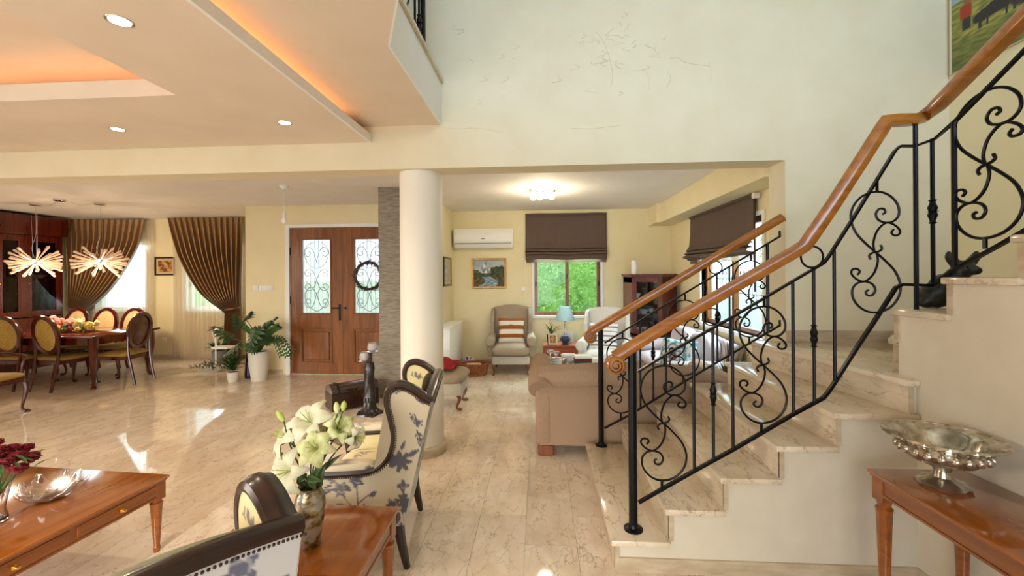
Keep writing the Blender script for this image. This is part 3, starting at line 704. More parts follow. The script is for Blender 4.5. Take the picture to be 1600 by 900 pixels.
# roman blinds
noisy('blind_cloth', (92, 74, 66), (104, 86, 76), (90, 90, 300), 0.85, bump=0.1)
thin('blind_thin', (130, 108, 92), 0.12)
def roman(w, zt, zb, label, x0, y, m4, flare=0.0):
    r = thing('roman_blind', label, 'blind', (0, 0, 0)); H_ = zt - zb; f0 = zb + .30 * H_
    pr = [(0, zt), (-.004, zt - .3 * H_), (-.008, f0 + .03)]
    zz = f0
    for k in range(3): pr += [(-.035 - .02 * k, zz - .01), (-.05 - .02 * k, zz - .035), (-.02, zz - .055)]; zz -= .05
    prof = pr + [(-.014, zz - .02), (-.012, zb + .02)]
    def f(u, v):
        i = v * (len(prof) - 1); k = min(int(i), len(prof) - 2); t_ = i - k
        a = prof[k][0] + (prof[k + 1][0] - prof[k][0]) * t_; z = prof[k][1] + (prof[k + 1][1] - prof[k][1]) * t_
        ww = flare * max(0, (zt - z) / H_ - .45) * (1 if u < .5 else -.2)
        return m4 @ Vector((x0 + u * w - ww * (1 - u), y + a + .003 * math.sin(u * 60), z + .006 * math.sin(u * 9)))
    MB().grid(f, 40, 40).build('cloth', 'blind_cloth', r, solid=.003)
    MB().grid(lambda u, v: m4 @ Vector((x0 + .01 + u * (w - .02), y - .012 + .002 * math.sin(u * 70), zb + .03 - v * .06)), 40, 3).build('hem', 'blind_thin', r)
    MB().box((x0, y - .02, zt - .03), (x0 + w, y + .036, zt), 0, 1).xf(m4).build('headrail', 'blind_cloth', r, smooth=False)
    return r
bx0, bx1 = P(821, 370, Y=7.65).x, P(948, 370, Y=7.65).x
roman(bx1 - bx0, P(885, 333, Y=7.66).z, P(885, 407, Y=7.66).z, 'brown roman blind half lowered over the back window', bx0, 7.668, Matrix())
ma = Matrix(((0, 1, 0, 0), (-1, 0, 0, 0), (0, 0, 1, 0), (0, 0, 0, 1)))   # local x -> -Y, local y -> +X
by1 = P(1079, 380, X=2.25).y; by0 = P(1180, 380, X=2.25).y
rb2 = roman(by1 - by0, 2.442, 1.77, 'brown roman blind on the right wall, its folds fanning out', -by1, 2.25, ma, 0.2)
MB().tube([(2.23, by0 - .03, 2.40), (2.23, by0 - .03, 1.4)], .012, 6).build('chain', 'walnut', rb2)
MB().tube([(2.26, by0 - .06, 2.40), (2.20, by0 - .06, 2.40)], .03, 14).build('headrail_end', 'plastic_white', rb2)

# dining curtains
def stripes(name, a, b, freq):
    m_ = mat(name, a, 0.45, sheen=0.3); ns, ls, bb = nodes(m_)
    at = ns.new('ShaderNodeAttribute'); at.attribute_name = 'fold'
    s1 = ns.new('ShaderNodeMath'); s1.operation = 'MULTIPLY'; s1.inputs[1].default_value = freq; ls.new(at.outputs['Fac'], s1.inputs[0])
    s2 = ns.new('ShaderNodeMath'); s2.operation = 'SINE'; ls.new(s1.outputs[0], s2.inputs[0])
    r_ = ramp(ns, [(0.35, a), (0.65, b)]); m3 = ns.new('ShaderNodeMapRange'); m3.inputs[1].default_value = -1; m3.inputs[2].default_value = 1
    ls.new(s2.outputs[0], m3.inputs[0]); ls.new(m3.outputs[0], r_.inputs[0]); ls.new(r_.outputs[0], bb.inputs['Base Color']); return m_
stripes('curtain_satin', (96, 62, 32), (172, 130, 72), 2 * PI * 26)
def curtain(label, left, right, tie, tail, y, nf):
    """left/right: edges as (px, py) lists from top to tie; tail: floor ends"""
    r = thing('curtain', label, 'curtain', (0, 0, 0))
    def edge(lst, v):
        i = v * (len(lst) - 1); k = min(int(i), len(lst) - 2); t_ = i - k
        a = P(*lst[k], Y=y); b = P(*lst[k + 1], Y=y); return a.lerp(b, t_)
    lc = catmull([P(*q, Y=y) for q in left], 8); rc = catmull([P(*q, Y=y) for q in right], 8); n1 = min(len(lc), len(rc))
    lc = [lc[round(i * (len(lc) - 1) / 39)] for i in range(40)]; rc = [rc[round(i * (len(rc) - 1) / 39)] for i in range(40)]
    nu = nf * 8 + 1; mb = MB(); fold = []
    t0 = tail
    def row(a, b, amp, z_off, ph):
        out = []
        for i in range(nu):
            u = i / (nu - 1); p = a.lerp(b, u); w = abs(b.x - a.x)
            p = p + Vector((0, -amp * (1 + math.sin(2 * PI * nf * u + ph)) - .02, z_off * math.sin(PI * u)))
            out.append(p)
        return out
    rows = []
    for j in range(40):
        v = j / 39; amp = .02 + .028 * min(1, v * 3) + (.02 * v)
        rows.append(row(lc[j], rc[j], amp, -.12 * v * v * (1 - v), .6 * math.sin(3 * v)))
    for j in range(1, 16):
        v = j / 15; a = lc[-1].lerp(Vector((t0[0], lc[-1].y, .03)), v); b = rc[-1].lerp(Vector((t0[1], rc[-1].y, .03)), v)
        rows.append(row(a, b, .02 + .01 * v, 0, 0))
    g = [[mb.v(p) for p in rw] for rw in rows]
    for j in range(len(g) - 1):
        for i in range(nu - 1): mb.bm.faces.new((g[j][i], g[j][i + 1], g[j + 1][i + 1], g[j + 1][i]))
    o = mb.build('drape', 'curtain_satin', r)
    at = o.data.attributes.new('fold', 'FLOAT', 'POINT')
    for k in range(len(o.data.vertices)): at.data[k].value = (k % nu) / (nu - 1)
    m_ = (lc[-1] + rc[-1]) / 2; wd = abs(rc[-1].x - lc[-1].x) / 2 + .02
    MB().tube([(m_.x + wd * math.cos(a * PI / 8), m_.y - .06 + .075 * math.sin(a * PI / 8), m_.z + .03 * math.cos(a * PI / 8)) for a in range(16)], .016, 8, cyc=True).build('tieback', 'curtain_satin', r)
    return r
ct = 2.735
curtain('brown and gold striped satin curtain tied to the left beside the cabinet', [(105, 343), (112, 385), (116, 430), (119, 478)], [(229, 343), (218, 392), (180, 450), (140, 485)], None, (P(113, 500, Y=7.86).x, P(142, 500, Y=7.86).x), 7.86, 13)
curtain('brown and gold striped satin curtain tied to the right beside the hall wall', [(264, 341), (285, 400), (318, 455), (354, 484)], [(382, 340), (382, 395), (380, 440), (379, 480)], None, (P(352, 500, Y=7.86).x, P(381, 500, Y=7.86).x), 7.86, 13)
thin('sheer', (226, 214, 196), 0.42)
for (a, b, lab) in ((148, 240, 'pale sheer curtain hanging behind the left striped curtain'), (270, 379, 'pale sheer curtain hanging behind the right striped curtain')):
    xa, xb = P(a, 430, Y=7.93).x, P(b, 430, Y=7.93).x
    o = MB().grid(lambda u, v: Vector((xa + (xb - xa) * u + .01 * math.sin(v * 4 + u * 20), 7.92 + .022 * math.sin(u * 2 * PI * 15 + .5 * math.sin(v * 3)) + .01 * math.sin(u * 71), ct - v * (ct - .015))), 180, 10).build('sheer_curtain', 'sheer')
    tag(o, lab, 'curtain')

# ================================================================ LIGHT FITTINGS
emis('lamp_glow', (255, 238, 205), 9); emis('bulb_glow', (255, 226, 170), 9); emis('led_orange', (255, 176, 120), 11)
def point(name, loc, e, col=(1, .80, .55), r=.03, parent=None):
    l = bpy.data.lights.new(name, 'POINT'); l.energy = e; l.color = col; l.shadow_soft_size = r
    o = bpy.data.objects.new(name, l); COL.objects.link(o); o.location = loc; o.parent = parent; return o
def spot(name, loc, e, col=(1, .84, .62), ang=120, parent=None):
    l = bpy.data.lights.new(name, 'SPOT'); l.energy = e; l.color = col; l.spot_size = math.radians(ang); l.spot_blend = .8; l.shadow_soft_size = .04
    o = bpy.data.objects.new(name, l); COL.objects.link(o); o.location = loc; o.parent = parent; return o
for (x, y, lab) in ((187, 33, 'round recessed downlight nearest the camera, left of the ceiling edge'), (184, 202, 'round recessed downlight left in the row by the beam'), (445, 192, 'round recessed downlight right in the row by the beam')):
    p = P(x, y, Z=zd0)
    r = thing('downlight', lab, 'light', (p.x, p.y, zd0), group='recessed ceiling downlights')
    MB().lathe([(.040, -.001), (.052, -.004), (.055, -.001), (.055, .004), (.040, -.001)], 28).build('ring', 'chrome', r)
    MB().lathe([(0, -.003), (.041, -.003), (.041, .003), (0, .003)], 24).build('lamp', 'lamp_glow', r)
    spot('spot', (0, 0, -.02), 26, parent=r)
# hidden cove tubes above the dropped ceiling
def cove(a, b, z):
    o = MB().box((min(a[0], b[0]) - .006, min(a[1], b[1]) - .006, z - .012), (max(a[0], b[0]) + .006, max(a[1], b[1]) + .006, z)).build('cove_light', 'led_orange', smooth=False)
    return o
tag(cove((dx1 - .13, -1.5), (dx1 - .13, YB - .35), 2.812), 'orange strip light hidden behind the edge of the dropped ceiling', 'light')
tag(cove((-6.4, ry + .12), (rx + .12, ry + .12), 2.86), 'orange strip light hidden over the far lip of the ceiling recess', 'light')
tag(cove((rx + .12, -1.5), (rx + .12, ry), 2.86), 'orange strip light hidden over the right lip of the ceiling recess', 'light')
# chandeliers
mat('glass_rod', (236, 206, 176), 0.15, trans=0.5, emit=0.12)
rodm = MB(); rodm.tube([(0.05, 0, 0), (.11, 0, 0), (.24, 0, 0), (.31, 0, 0), (.325, 0, 0)], [.005, .008, .012, .019, .012], 8)
rod_o = None
def chandelier(cx, cz_px, can_px, label):
    global rod_o
    p = P(can_px[0], can_px[1], Z=ZC); dep = p
    c = P(cx, cz_px, Y=p.y)
    r = thing('chandelier', label, 'chandelier', (p.x, p.y, ZC), group='starburst chandeliers over the dining table')
    zc = c.z - ZC
    MB().lathe([(0, -.03), (.065, -.03), (.07, -.025), (.07, 0), (0, 0)], 28).build('canopy', 'chrome', r)
    MB().ball((0, 0, zc), .05, 14).build('hub', 'chrome', r)
    w = MB()
    for (dx, dy) in ((.04, 0), (-.03, .04), (-.02, -.04)): w.tube([(dx, dy, 0), (dx * .6, dy * .6, zc + .04)], .0012, 4)
    w.tube(catmull([(0, 0, 0), (.01, 0, zc * .5), (-.06, 0, zc * .75), (-.01, 0, zc + .05)], 5), .0025, 5); w.build('cable', 'chrome', r)
    n = 46; random.seed(int(cx))
    for k in range(n):
        z = 1 - 2 * (k + .5) / n; z = math.copysign(abs(z) ** 1.2, z) * .72; a = k * 2.39996 + random.uniform(-.1, .1)
        q = Matrix.Rotation(a, 4, 'Z') @ Matrix.Rotation(-math.asin(z), 4, 'Y')
        if rod_o is None: rod_o = rodm.build('glass_rod', 'glass_rod', r); o = rod_o
        else: o = rod_o.copy(); COL.objects.link(o); o.parent = r
        o.matrix_local = Matrix.Translation((0, 0, zc)) @ q @ Matrix.Scale(random.uniform(.88, 1.08), 4)
    b = MB()
    for k in range(6): a = k * PI / 3; b.ball((.06 * math.cos(a), .06 * math.sin(a), zc + (.02 if k % 2 else -.02)), .022, 8)
    b.build('bulbs', 'lamp_glow', r)
    point('lamp_light', (0, 0, zc - .22), 40, r=.08, parent=r)
    return r
chandelier(55, 410, (55, 318), 'starburst glass chandelier in front of the dark cabinet')
chandelier(157, 409, (156, 317), 'starburst glass chandelier in front of the left curtain')
jb = P(93, 311, Z=ZC)
o = MB().lathe([(0, -.03), (.065, -.03), (.07, -.025), (.07, 0), (0, 0)], 28, jb).build('ceiling_rose', 'chrome'); tag(o, 'flat metal ceiling rose between the two chandeliers', 'ceiling rose')
for e, sd in (((66, 320), 'left'), (146, 318) and ((146, 318), 'right')):
    w = MB(); q = P(*e, Z=ZC - .02); a = jb + (q - jb).normalized() * .075; a.z = ZC - .015; w.tube(catmull([a, a.lerp(q, .5) + Vector((0, 0, -.04)), q], 6), .003, 5)
    tag(w.build('cable', 'chrome'), 'thin cable looping from the ceiling rose to the %s chandelier' % sd, 'cable')
# bare bulb in the hall
p = P(444, 290, Z=ZC); r = thing('pendant_light', 'bare bulb hanging on a thin cord before the front door', 'light', p)
MB().lathe([(0, -.05), (.03, -.045), (.055, -.012), (.055, 0), (0, 0)], 24).build('canopy', 'plastic_white', r)
zb_ = P(444, 343, Y=p.y).z - ZC
MB().tube([(0, 0, 0), (0, 0, zb_ + .07)], .003, 6).build('cord', 'plastic_white', r)
MB().lathe([(0, .09), (.018, .085), (.018, .03), (.012, .025), (0, .025)], 14, (0, 0, zb_)).build('socket', 'plastic_white', r)
MB().lathe([(.012, .03), (.03, .0), (.034, -.02), (.026, -.042), (0, -.052)], 18, (0, 0, zb_)).build('bulb', 'plastic_white', r)
# living room ceiling lamp
p = P(848, 296, Z=ZC); r = thing('ceiling_lamp', 'ceiling lamp with a bar of small glowing glass shades in the living room', 'light', p)
MB().box((-.17, -.05, -.03), (.17, .05, 0), .006, 2).build('plate', 'chrome', r)
for k, (dx, dy) in enumerate(((-.12, -.05), (-.04, .05), (.04, -.05), (.12, .05), (-.13, .07), (.1, -.09))):
    s_ = MB().lathe([(.012, -.035), (.03, -.05), (.042, -.085), (.04, -.115), (.02, -.13), (0, -.133)], 16, (dx, dy, 0)).build('shade', 'bulb_glow', r)
point('lamp_light', (0, 0, -.2), 34, (1, .84, .62), .1, r)
# ================================================================ DINING ROOM
noisy('yellow_damask', (178, 142, 62), (206, 172, 92), (26, 26, 26), 0.7, dist=2.0)
noisy('cream_damask', (214, 176, 120), (230, 200, 150), (20, 20, 20), 0.7, dist=2.0)
noisy('seat_damask', (160, 124, 52), (184, 148, 70), (26, 26, 26), 0.7, dist=2.0)
def cab_leg(mb, x, y, z0, z1, dx, dy, r=.03):
    """cabriole leg: knee out, ankle in, foot out"""
    d = Vector((dx, dy, 0)).normalized(); H_ = z1 - z0
    pts = [Vector((x, y, z1)), Vector((x, y, z1 - .12 * H_)) + d * .012, Vector((x, y, z1 - .3 * H_)) + d * .02, Vector((x, y, z1 - .6 * H_)) + d * .0, Vector((x, y, z0 + .15 * H_)) - d * .018, Vector((x, y, z0 + .05 * H_)) + d * .004, Vector((x, y, z0 + .012)) + d * .03]
    rr = [r, r * 1.1, r * .95, r * .62, r * .45, r * .55, r * .62]
    P_ = catmull(pts, 3); R_ = [rr[min(len(rr) - 1, i // 3)] + (rr[min(len(rr) - 1, i // 3 + 1)] - rr[min(len(rr) - 1, i // 3)]) * (i % 3) / 3 for i in range(len(P_))]
    mb.tube(P_, R_, 8); mb.ball(Vector((x, y, z0 + .018)) + d * .03, (.03, .025, .018), 8); return mb
def dining_chair(label, loc, rz, pad='yellow_damask', arms=False, rear='mahogany'):
    r = thing('dining_chair', label, 'chair', loc, rz, group=None)
    w, d, sh = .235, .24, .46
    tilt = Matrix.Translation((-d - .015, 0, .79)) @ Matrix.Rotation(-.16, 4, 'Y')
    # oval back lies in the local YZ plane
    ov = [tilt @ Vector((0, .205 * math.cos(a * PI / 18), .255 * math.sin(a * PI / 18))) for a in range(36)]
    MB().sweep(ov, [(-.024, -.02), (.024, -.02), (.03, 0), (.024, .02), (-.024, .02), (-.03, 0)], up=(1, 0, 0), cyc=True).build('back_frame', 'mahogany', r)
    pd = MB(); pd.grid(lambda u, v: tilt @ Vector((.022 * math.cos(v * PI / 2), .19 * math.sin(v * PI / 2) * math.cos(2 * PI * u), .24 * math.sin(v * PI / 2) * math.sin(2 * PI * u))), 30, 8, cu=True)
    pd.build('back_pad', pad, r)
    pr_ = MB(); pr_.grid(lambda u, v: tilt @ Vector((-.018 * math.cos(v * PI / 2), .19 * math.sin(v * PI / 2) * math.cos(2 * PI * u), .24 * math.sin(v * PI / 2) * math.sin(2 * PI * u))), 30, 6, cu=True)
    pr_.build('back_rear', rear, r)
    for s in (-1, 1):
        pts = [(-d - .09, s * .19, 0), (-d - .04, s * .19, .25), (-d - .01, s * .20, .46), (-d - .005, s * .205, .62), tilt @ Vector((0, s * .205, 0))]
        MB().tube(catmull(pts, 4), .019, 8).build('leg', 'mahogany', r)
        cab_leg(MB(), d - .02, s * w * .86, 0, .40, 1, s * .5, .028).build('leg', 'mahogany', r)
    MB().prism([(-d, -.2), (d - .04, -w), (d, -w + .05), (d, w - .05), (d - .04, w), (-d, .2)], .37, .42).build('seat_rail', 'mahogany', r)
    sm = MB(); pillow_mb(sm, (0, 0, .445), (d * 2 + .01, w * 2, .09), e=.3); sm.build('seat', 'seat_damask', r)
    if arms:
        for s in (-1, 1):
            MB().tube(catmull([(-d - .01, s * .22, .66), (-.1, s * .27, .69), (.12, s * .275, .67), (.20, s * .275, .655)], 5), .017, 8).build('armrest', 'mahogany', r)
            MB().tube(catmull([(.18, s * .275, .655), (.14, s * .265, .56), (.16, s * .24, .42)], 5), .017, 8).build('arm_post', 'mahogany', r)
    return r
# table
tx0, tx1, ty0, ty1 = -8.55, -6.30, 5.66, 6.75
dt = thing('dining_table', 'long dark mahogany dining table with cabriole legs under the chandeliers', 'table', ((tx0 + tx1) / 2, (ty0 + ty1) / 2, 0))
hx, hy = (tx1 - tx0) / 2, (ty1 - ty0) / 2
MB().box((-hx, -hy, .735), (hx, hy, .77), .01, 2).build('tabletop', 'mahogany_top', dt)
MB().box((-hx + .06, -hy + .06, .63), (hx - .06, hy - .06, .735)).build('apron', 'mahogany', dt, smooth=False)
for sx in (-1, 1):
    for sy in (-1, 1): cab_leg(MB(), sx * (hx - .10), sy * (hy - .10), 0, .735, sx, sy, .055).build('leg', 'mahogany', dt)
dining_chair('carved dining armchair with yellow seat at the left frame edge, nearest the camera', (-6.33, 4.50, 0), .15, arms=True)
dining_chair('yellow oval-backed dining chair cut by the left frame edge, back to the camera', (-7.62, 5.88, 0), PI / 2 + .1, rear='yellow_damask')
dining_chair('yellow oval-backed dining chair with its back to the camera, left of the flowers', (-6.94, 5.88, 0), PI / 2 - .10, rear='yellow_damask')
dining_chair('dining chair at the right end of the table, its dark back turned to the camera', (-6.38, 6.17, 0), PI + .12)
for px, lab in ((119, 'cream oval-backed dining chair behind the flower arrangement'), (164, 'cream oval-backed dining chair in the middle of the far side of the table'), (208, 'cream oval-backed dining chair half hidden behind the dark end chair')):
    p = P(px, 500, Y=7.05); dining_chair(lab, (p.x, 6.80, 0), -PI / 2, 'cream_damask')
# flower arrangement on the table
fa = P(112, 512, Y=6.15)
fl = thing('flower_arrangement', 'low arrangement of pink, red and cream flowers on the dining table', 'flowers', (fa.x, 6.15, .77))
MB().lathe([(.0, 0), (.10, 0), (.16, .03), (.18, .06), (.17, .06), (.15, .035), (0, .02)], 24).build('bowl', 'clear_glass', fl)
def blossom(mb, c, r, n=3):
    for k in range(n):
        q = Euler((random.uniform(0, 6), random.uniform(0, 6), random.uniform(0, 6))).to_matrix().to_4x4()
        mb.ball(Vector(c) + Vector((random.uniform(-r, r), random.uniform(-r, r), random.uniform(-r, r))) * .25, (r, r * .75, r * .55), 7, q)
cols = {'petal_pink': (226, 144, 134), 'petal_cream': (226, 214, 158), 'petal_plum': (112, 40, 46), 'petal_yellow': (206, 172, 74), 'petal_green': (74, 92, 46)}
for n_, c_ in cols.items(): noisy(n_, c_, tuple(min(255, v + 22) for v in c_), (30, 30, 30), .7)
random.seed(21)
for nm, ctr, cnt in (('petal_pink', (-.18, 0, .15), 22), ('petal_cream', (.12, 0, .12), 13), ('petal_plum', (.0, -.12, .09), 9), ('petal_yellow', (.25, -.1, .07), 5), ('petal_green', (0, 0, .07), 14)):
    for k in range(cnt):
        b = MB(); sp = .14 if nm != 'petal_green' else .3
        blossom(b, (ctr[0] + random.gauss(0, sp * .8), ctr[1] + random.gauss(0, .08), max(.05, ctr[2] + random.gauss(0, .03))), random.uniform(.034, .055)); b.build('flower', nm, fl)

# display cabinet on the left wall
FXc = -8.95
yR = P(98, 430, X=FXc).y; cabL = 4.6
cb = thing('display_cabinet', 'tall dark mahogany display cabinet with glazed doors on the left wall', 'cabinet', (FXc, (yR + cabL) / 2, 0)); L2 = (yR - cabL) / 2
c = MB().box((-.45, -L2, 0), (-.42, L2, 2.70)).box((-.45, L2 - .04, 0), (0, L2, 2.70)).box((-.45, -L2, 0), (0, -L2 + .04, 2.7)).box((-.45, -L2, 0), (0, L2, .9)).box((-.45, -L2, 2.35), (0, L2, 2.70))
c.build('body', 'mahogany', cb, smooth=False)
MB().box((-.45, -L2, 2.36), (.05, L2 + .06, 2.70), .01).build('cornice', 'mahogany', cb, smooth=False)
glass_y = [P(x, 430, X=FXc).y - (yR + cabL) / 2 for x in (2, 37, 50, 86)]
dws = [(glass_y[2] - .12, L2 - .03), (glass_y[0] - .1, glass_y[2] - .12), (glass_y[0] - .95, glass_y[0] - .1)]
for k, (a, b) in enumerate(dws):
    f = MB(); s = .10
    f.box((0, a, .92), (.025, a + s, 2.34)).box((0, b - s, .92), (.025, b, 2.34)).box((0, a, .92), (.025, b, .92 + s)).box((0, a, 2.34 - s), (.025, b, 2.34))
    d_ = f.build('door', 'mahogany', cb, smooth=False)
    MB().box((.008, a + s, .92 + s), (.013, b - s, 2.34 - s)).build('pane', 'cabinet_glass', d_, smooth=False)
    MB().ball((.035, a + s * .5, 1.5), .014, 8).build('knob', 'brass', d_)
    d2 = MB().box((0, a, .08), (.022, b, .88)).box((.022, a + .1, .18), (.03, b - .1, .78)).build('door', 'mahogany', cb, smooth=False)
    MB().ball((.035, a + .05, .6), .014, 8).build('knob', 'brass', d2)
for z in (1.25, 1.58, 1.92): MB().box((-.42, -L2 + .04, z), (-.03, L2 - .04, z + .012)).build('shelf', 'mahogany', cb, smooth=False)
mat('porcelain', (225, 222, 212), .2)
def bowl_mb(r, hgt): return MB().lathe([(0, 0), (r * .45, 0), (r * .4, .01), (r * .9, hgt * .7), (r, hgt), (r * .95, hgt), (r * .35, .015), (0, .012)], 16)
protos = {'bowl': bowl_mb(.09, .06).build('bowl', 'porcelain'), 'cup': bowl_mb(.045, .07).build('cup', 'porcelain'), 'wine_glass': MB().lathe([(0, 0), (.035, 0), (.006, .01), (.006, .07), (.035, .1), (.04, .16), (.036, .16), (.03, .105), (0, .08)], 14).build('wine_glass', 'clear_glass')}
used_p = set(); random.seed(4)
shelfname = {.905: 'bottom shelf', 1.262: 'second shelf', 1.592: 'third shelf', 1.932: 'top shelf'}
for z in (.905, 1.262, 1.592, 1.932):
    y = yR - .25; cnt = {}
    while y > yR - 2.3:
        k = random.choice(('bowl', 'cup', 'wine_glass')); o = protos[k]
        if k in used_p: o = protos[k].copy(); COL.objects.link(o)
        used_p.add(k); o.location = (FXc - .16 - random.uniform(0, .08), y, z + .0005)
        lb_ = {'bowl': 'white porcelain bowl', 'cup': 'white porcelain cup', 'wine_glass': 'small stemmed glass'}[k]
        cnt[k] = cnt.get(k, 0) + 1
        tag(o, lb_ + ', %s of its kind from the right, cabinet %s' % (['first', 'second', 'third', 'fourth', 'fifth', 'sixth', 'seventh', 'eighth', 'ninth'][cnt[k] - 1], shelfname[z]), {'bowl': 'bowl', 'cup': 'cup', 'wine_glass': 'glass'}[k], 'crockery in the display cabinet')
        y -= random.uniform(.22, .3)

# small framed picture between the curtains, and hall switches
def canvas(name, w, hgt, fn, parent, nx=90, ny=70, m4=Matrix()):
    """flat picture with its own print; local x right, z up, faces -y"""
    o = MB().grid(lambda u, v: m4 @ Vector(((u - .5) * w, 0, (v - .5) * hgt)), nx, ny).build(name, 'print', parent)
    me = o.data; ca = me.color_attributes.new('Col', 'FLOAT_COLOR', 'POINT'); inv = m4.inverted()
    for i, vv in enumerate(me.vertices):
        p = inv @ vv.co; ca.data[i].color = srgb(*[max(0, min(255, q)) for q in fn(p.x / w + .5, p.z / hgt + .5)])
    return o
vcol('print', .6)
def nz(x, y, s=1.0): return noise.noise(Vector((x * s, y * s, 3.1)))
def mixc(a, b, t): t = max(0, min(1, t)); return tuple(a[i] + (b[i] - a[i]) * t for i in range(3))
def frame_mb(w, hgt, b, d=.02):
    m_ = MB(); x, z = w / 2, hgt / 2
    m_.box((-x, -d, -z), (-x + b, 0, z), .004, 1).box((x - b, -d, -z), (x, 0, z), .004, 1).box((-x + b, -d, -z), (x - b, 0, -z + b), .004, 1).box((-x + b, -d, z - b), (x - b, 0, z), .004, 1); return m_
def picture(name, label, c, w, hgt, b, fmat, fn, rz=0, mount=None, nx=90, ny=70):
    r = thing(name, label, 'picture', c, rz)
    frame_mb(w, hgt, b).build('frame', fmat, r, smooth=False)
    iw, ih = w - 2 * b, hgt - 2 * b
    if mount:
        frame_mb(iw, ih, mount, .008).build('mount', 'mount_card', r, smooth=False); iw -= 2 * mount; ih -= 2 * mount
    q = canvas('artwork', iw, ih, fn, r, nx, ny, Matrix.Translation((0, -.006, 0))); return r
mat('mount_card', (206, 184, 140), .8)
a = P(240.5, 416, Y=DY - .03); b = P(272.5, 416, Y=DY - .03); t_ = P(256, 401.5, Y=DY - .03).z; bo = P(256, 430.5, Y=DY - .03).z
picture('framed_picture', 'small dark-framed picture with a cream mount between the two curtains', ((a.x + b.x) / 2, DY - .005, (t_ + bo) / 2), b.x - a.x, t_ - bo, .03, 'walnut', lambda u, v: mixc((120, 60, 30), (206, 160, 90), .5 + nz(u, v, 6) * 1.2 + .4 * math.sin(9 * u + 5 * v)), mount=.04)
sw = P(411, 450, Y=DW)
for k, (x0, x1) in enumerate(((396, 404), (405, 427))):
    a = P(x0, 450, Y=DW); b = P(x1, 450, Y=DW); r = thing('light_switch', ['small white single switch on the hall wall, left of the wide switch plate', 'wide white switch plate on the hall wall beside the front door'][k], 'switch', ((a.x + b.x) / 2, DW, a.z)); w_ = (b.x - a.x) / 2
    MB().box((-w_, -.012, -.042), (w_, 0, .042), .004, 2).build('plate', 'plastic_white', r)
    n_ = 1 if k == 0 else 3
    for q in range(n_):
        cx = (-w_ + (q + .5) * 2 * w_ / n_); MB().box((cx - .012, -.018, -.016), (cx + .012, -.012, .016), .002, 1).build('rocker', 'plastic_white', r)
p = P(257, 531, Y=DY); r = thing('wall_socket', 'white socket low on the dining wall between the curtains', 'socket', (p.x, DY, p.z))
MB().box((-.045, -.01, -.045), (.045, 0, .045), .004, 2).build('plate', 'plastic_white', r)
for s in (-1, 1): MB().lathe([(0, 0), (.006, 0), (.006, .002), (0, .002)], 8).xf(Matrix.Translation((s * .015, -.0125, 0)) @ Matrix.Rotation(PI / 2, 4, 'X')).build('hole', 'black_iron', r)

# ---------------------------------------------------------------- plants by the hall wall
noisy('leaf_dark', (22, 52, 18), (44, 82, 32), (12, 12, 12), .35); noisy('leaf_mid', (40, 74, 26), (66, 104, 44), (12, 12, 12), .35)
mat('ceramic_white', (214, 208, 194), .5); mat('ceramic_black', (22, 22, 26), .25); mat('soil', (50, 34, 24), .9); mat('stem_green', (70, 96, 44), .5); mat('pot_grey', (116, 118, 120), .5)
def pot(mb, r0, r1, hgt, c=(0, 0, 0)):
    return mb.lathe([(0, 0), (r0, 0), (r0 + (r1 - r0) * .7, hgt * .5), (r1, hgt), (r1 - .012, hgt), (r0 + (r1 - r0) * .6 - .012, hgt * .5), (r0 - .012, .02), (0, .02)], 32, c)
def leaf_pts(base, tip, w, up=(0, 0, 1), n=7, curl=.15):
    base = Vector(base); tip = Vector(tip); d = tip - base; s = d.cross(Vector(up)); s = (s.normalized() if s.length > 1e-5 else Vector((1, 0, 0))); nrm = s.cross(d).normalized(); L = d.length
    def f(u, v):
        t_ = v; ww = w * math.sin(PI * min(1, t_ ** .75)) * (1 if t_ < 1 else 0); o = (u - .5) * 2
        return base + d * t_ + s * o * ww * .5 + nrm * (abs(o) * ww * .2 + curl * L * math.sin(PI * t_ * .9))
    return f
def monstera(c, direction, L, parent, m_='leaf_dark'):
    """split leaf: lobes on each side of the midrib"""
    c = Vector(c); d = Vector(direction).normalized(); s = d.cross(Vector((0, -.35, 1))).normalized(); n_ = s.cross(d).normalized(); mb = MB()
    for sg in (-1, 1):
        for k in range(6):
            t0 = -.15 + k * .18; base0 = c + d * L * max(0, t0); base1 = c + d * L * min(1, t0 + .15)
            ang = 1.75 - k * .26; ll = L * (.62, .66, .62, .54, .42, .28)[k]
            dd = d * math.cos(ang) + s * sg * math.sin(ang)
            tip = c + d * L * max(0, t0 + .05) + dd * ll - n_ * ll * .28
            m1 = base0 + dd * ll * .6 - n_ * ll * .03; m2 = base1 + dd * ll * .55 - n_ * ll * .03
            mb.face([base0, m1 - d * .01, tip, m2 + d * .01, base1])
    mb.face([c - n_ * 0, c + s * .012, c + d * L * 1.0, c - s * .012])
    return mb.build('leaf', m_, parent, smooth=False, solid=.002)
pc = P(397, 597, Z=0); pc.y += .12
r = thing('potted_plant', 'tall white pot with large split-leaf and small-leaf plants beside the door', 'plant', pc); PPOT = r
pot(MB(), .105, .155, .45).build('pot', 'ceramic_white', r); MB().lathe([(0, 0), (.14, 0), (.14, .01), (0, .01)], 24, (0, 0, .42)).build('soil', 'soil', r)
random.seed(9)
zz = MB(); zs = MB()
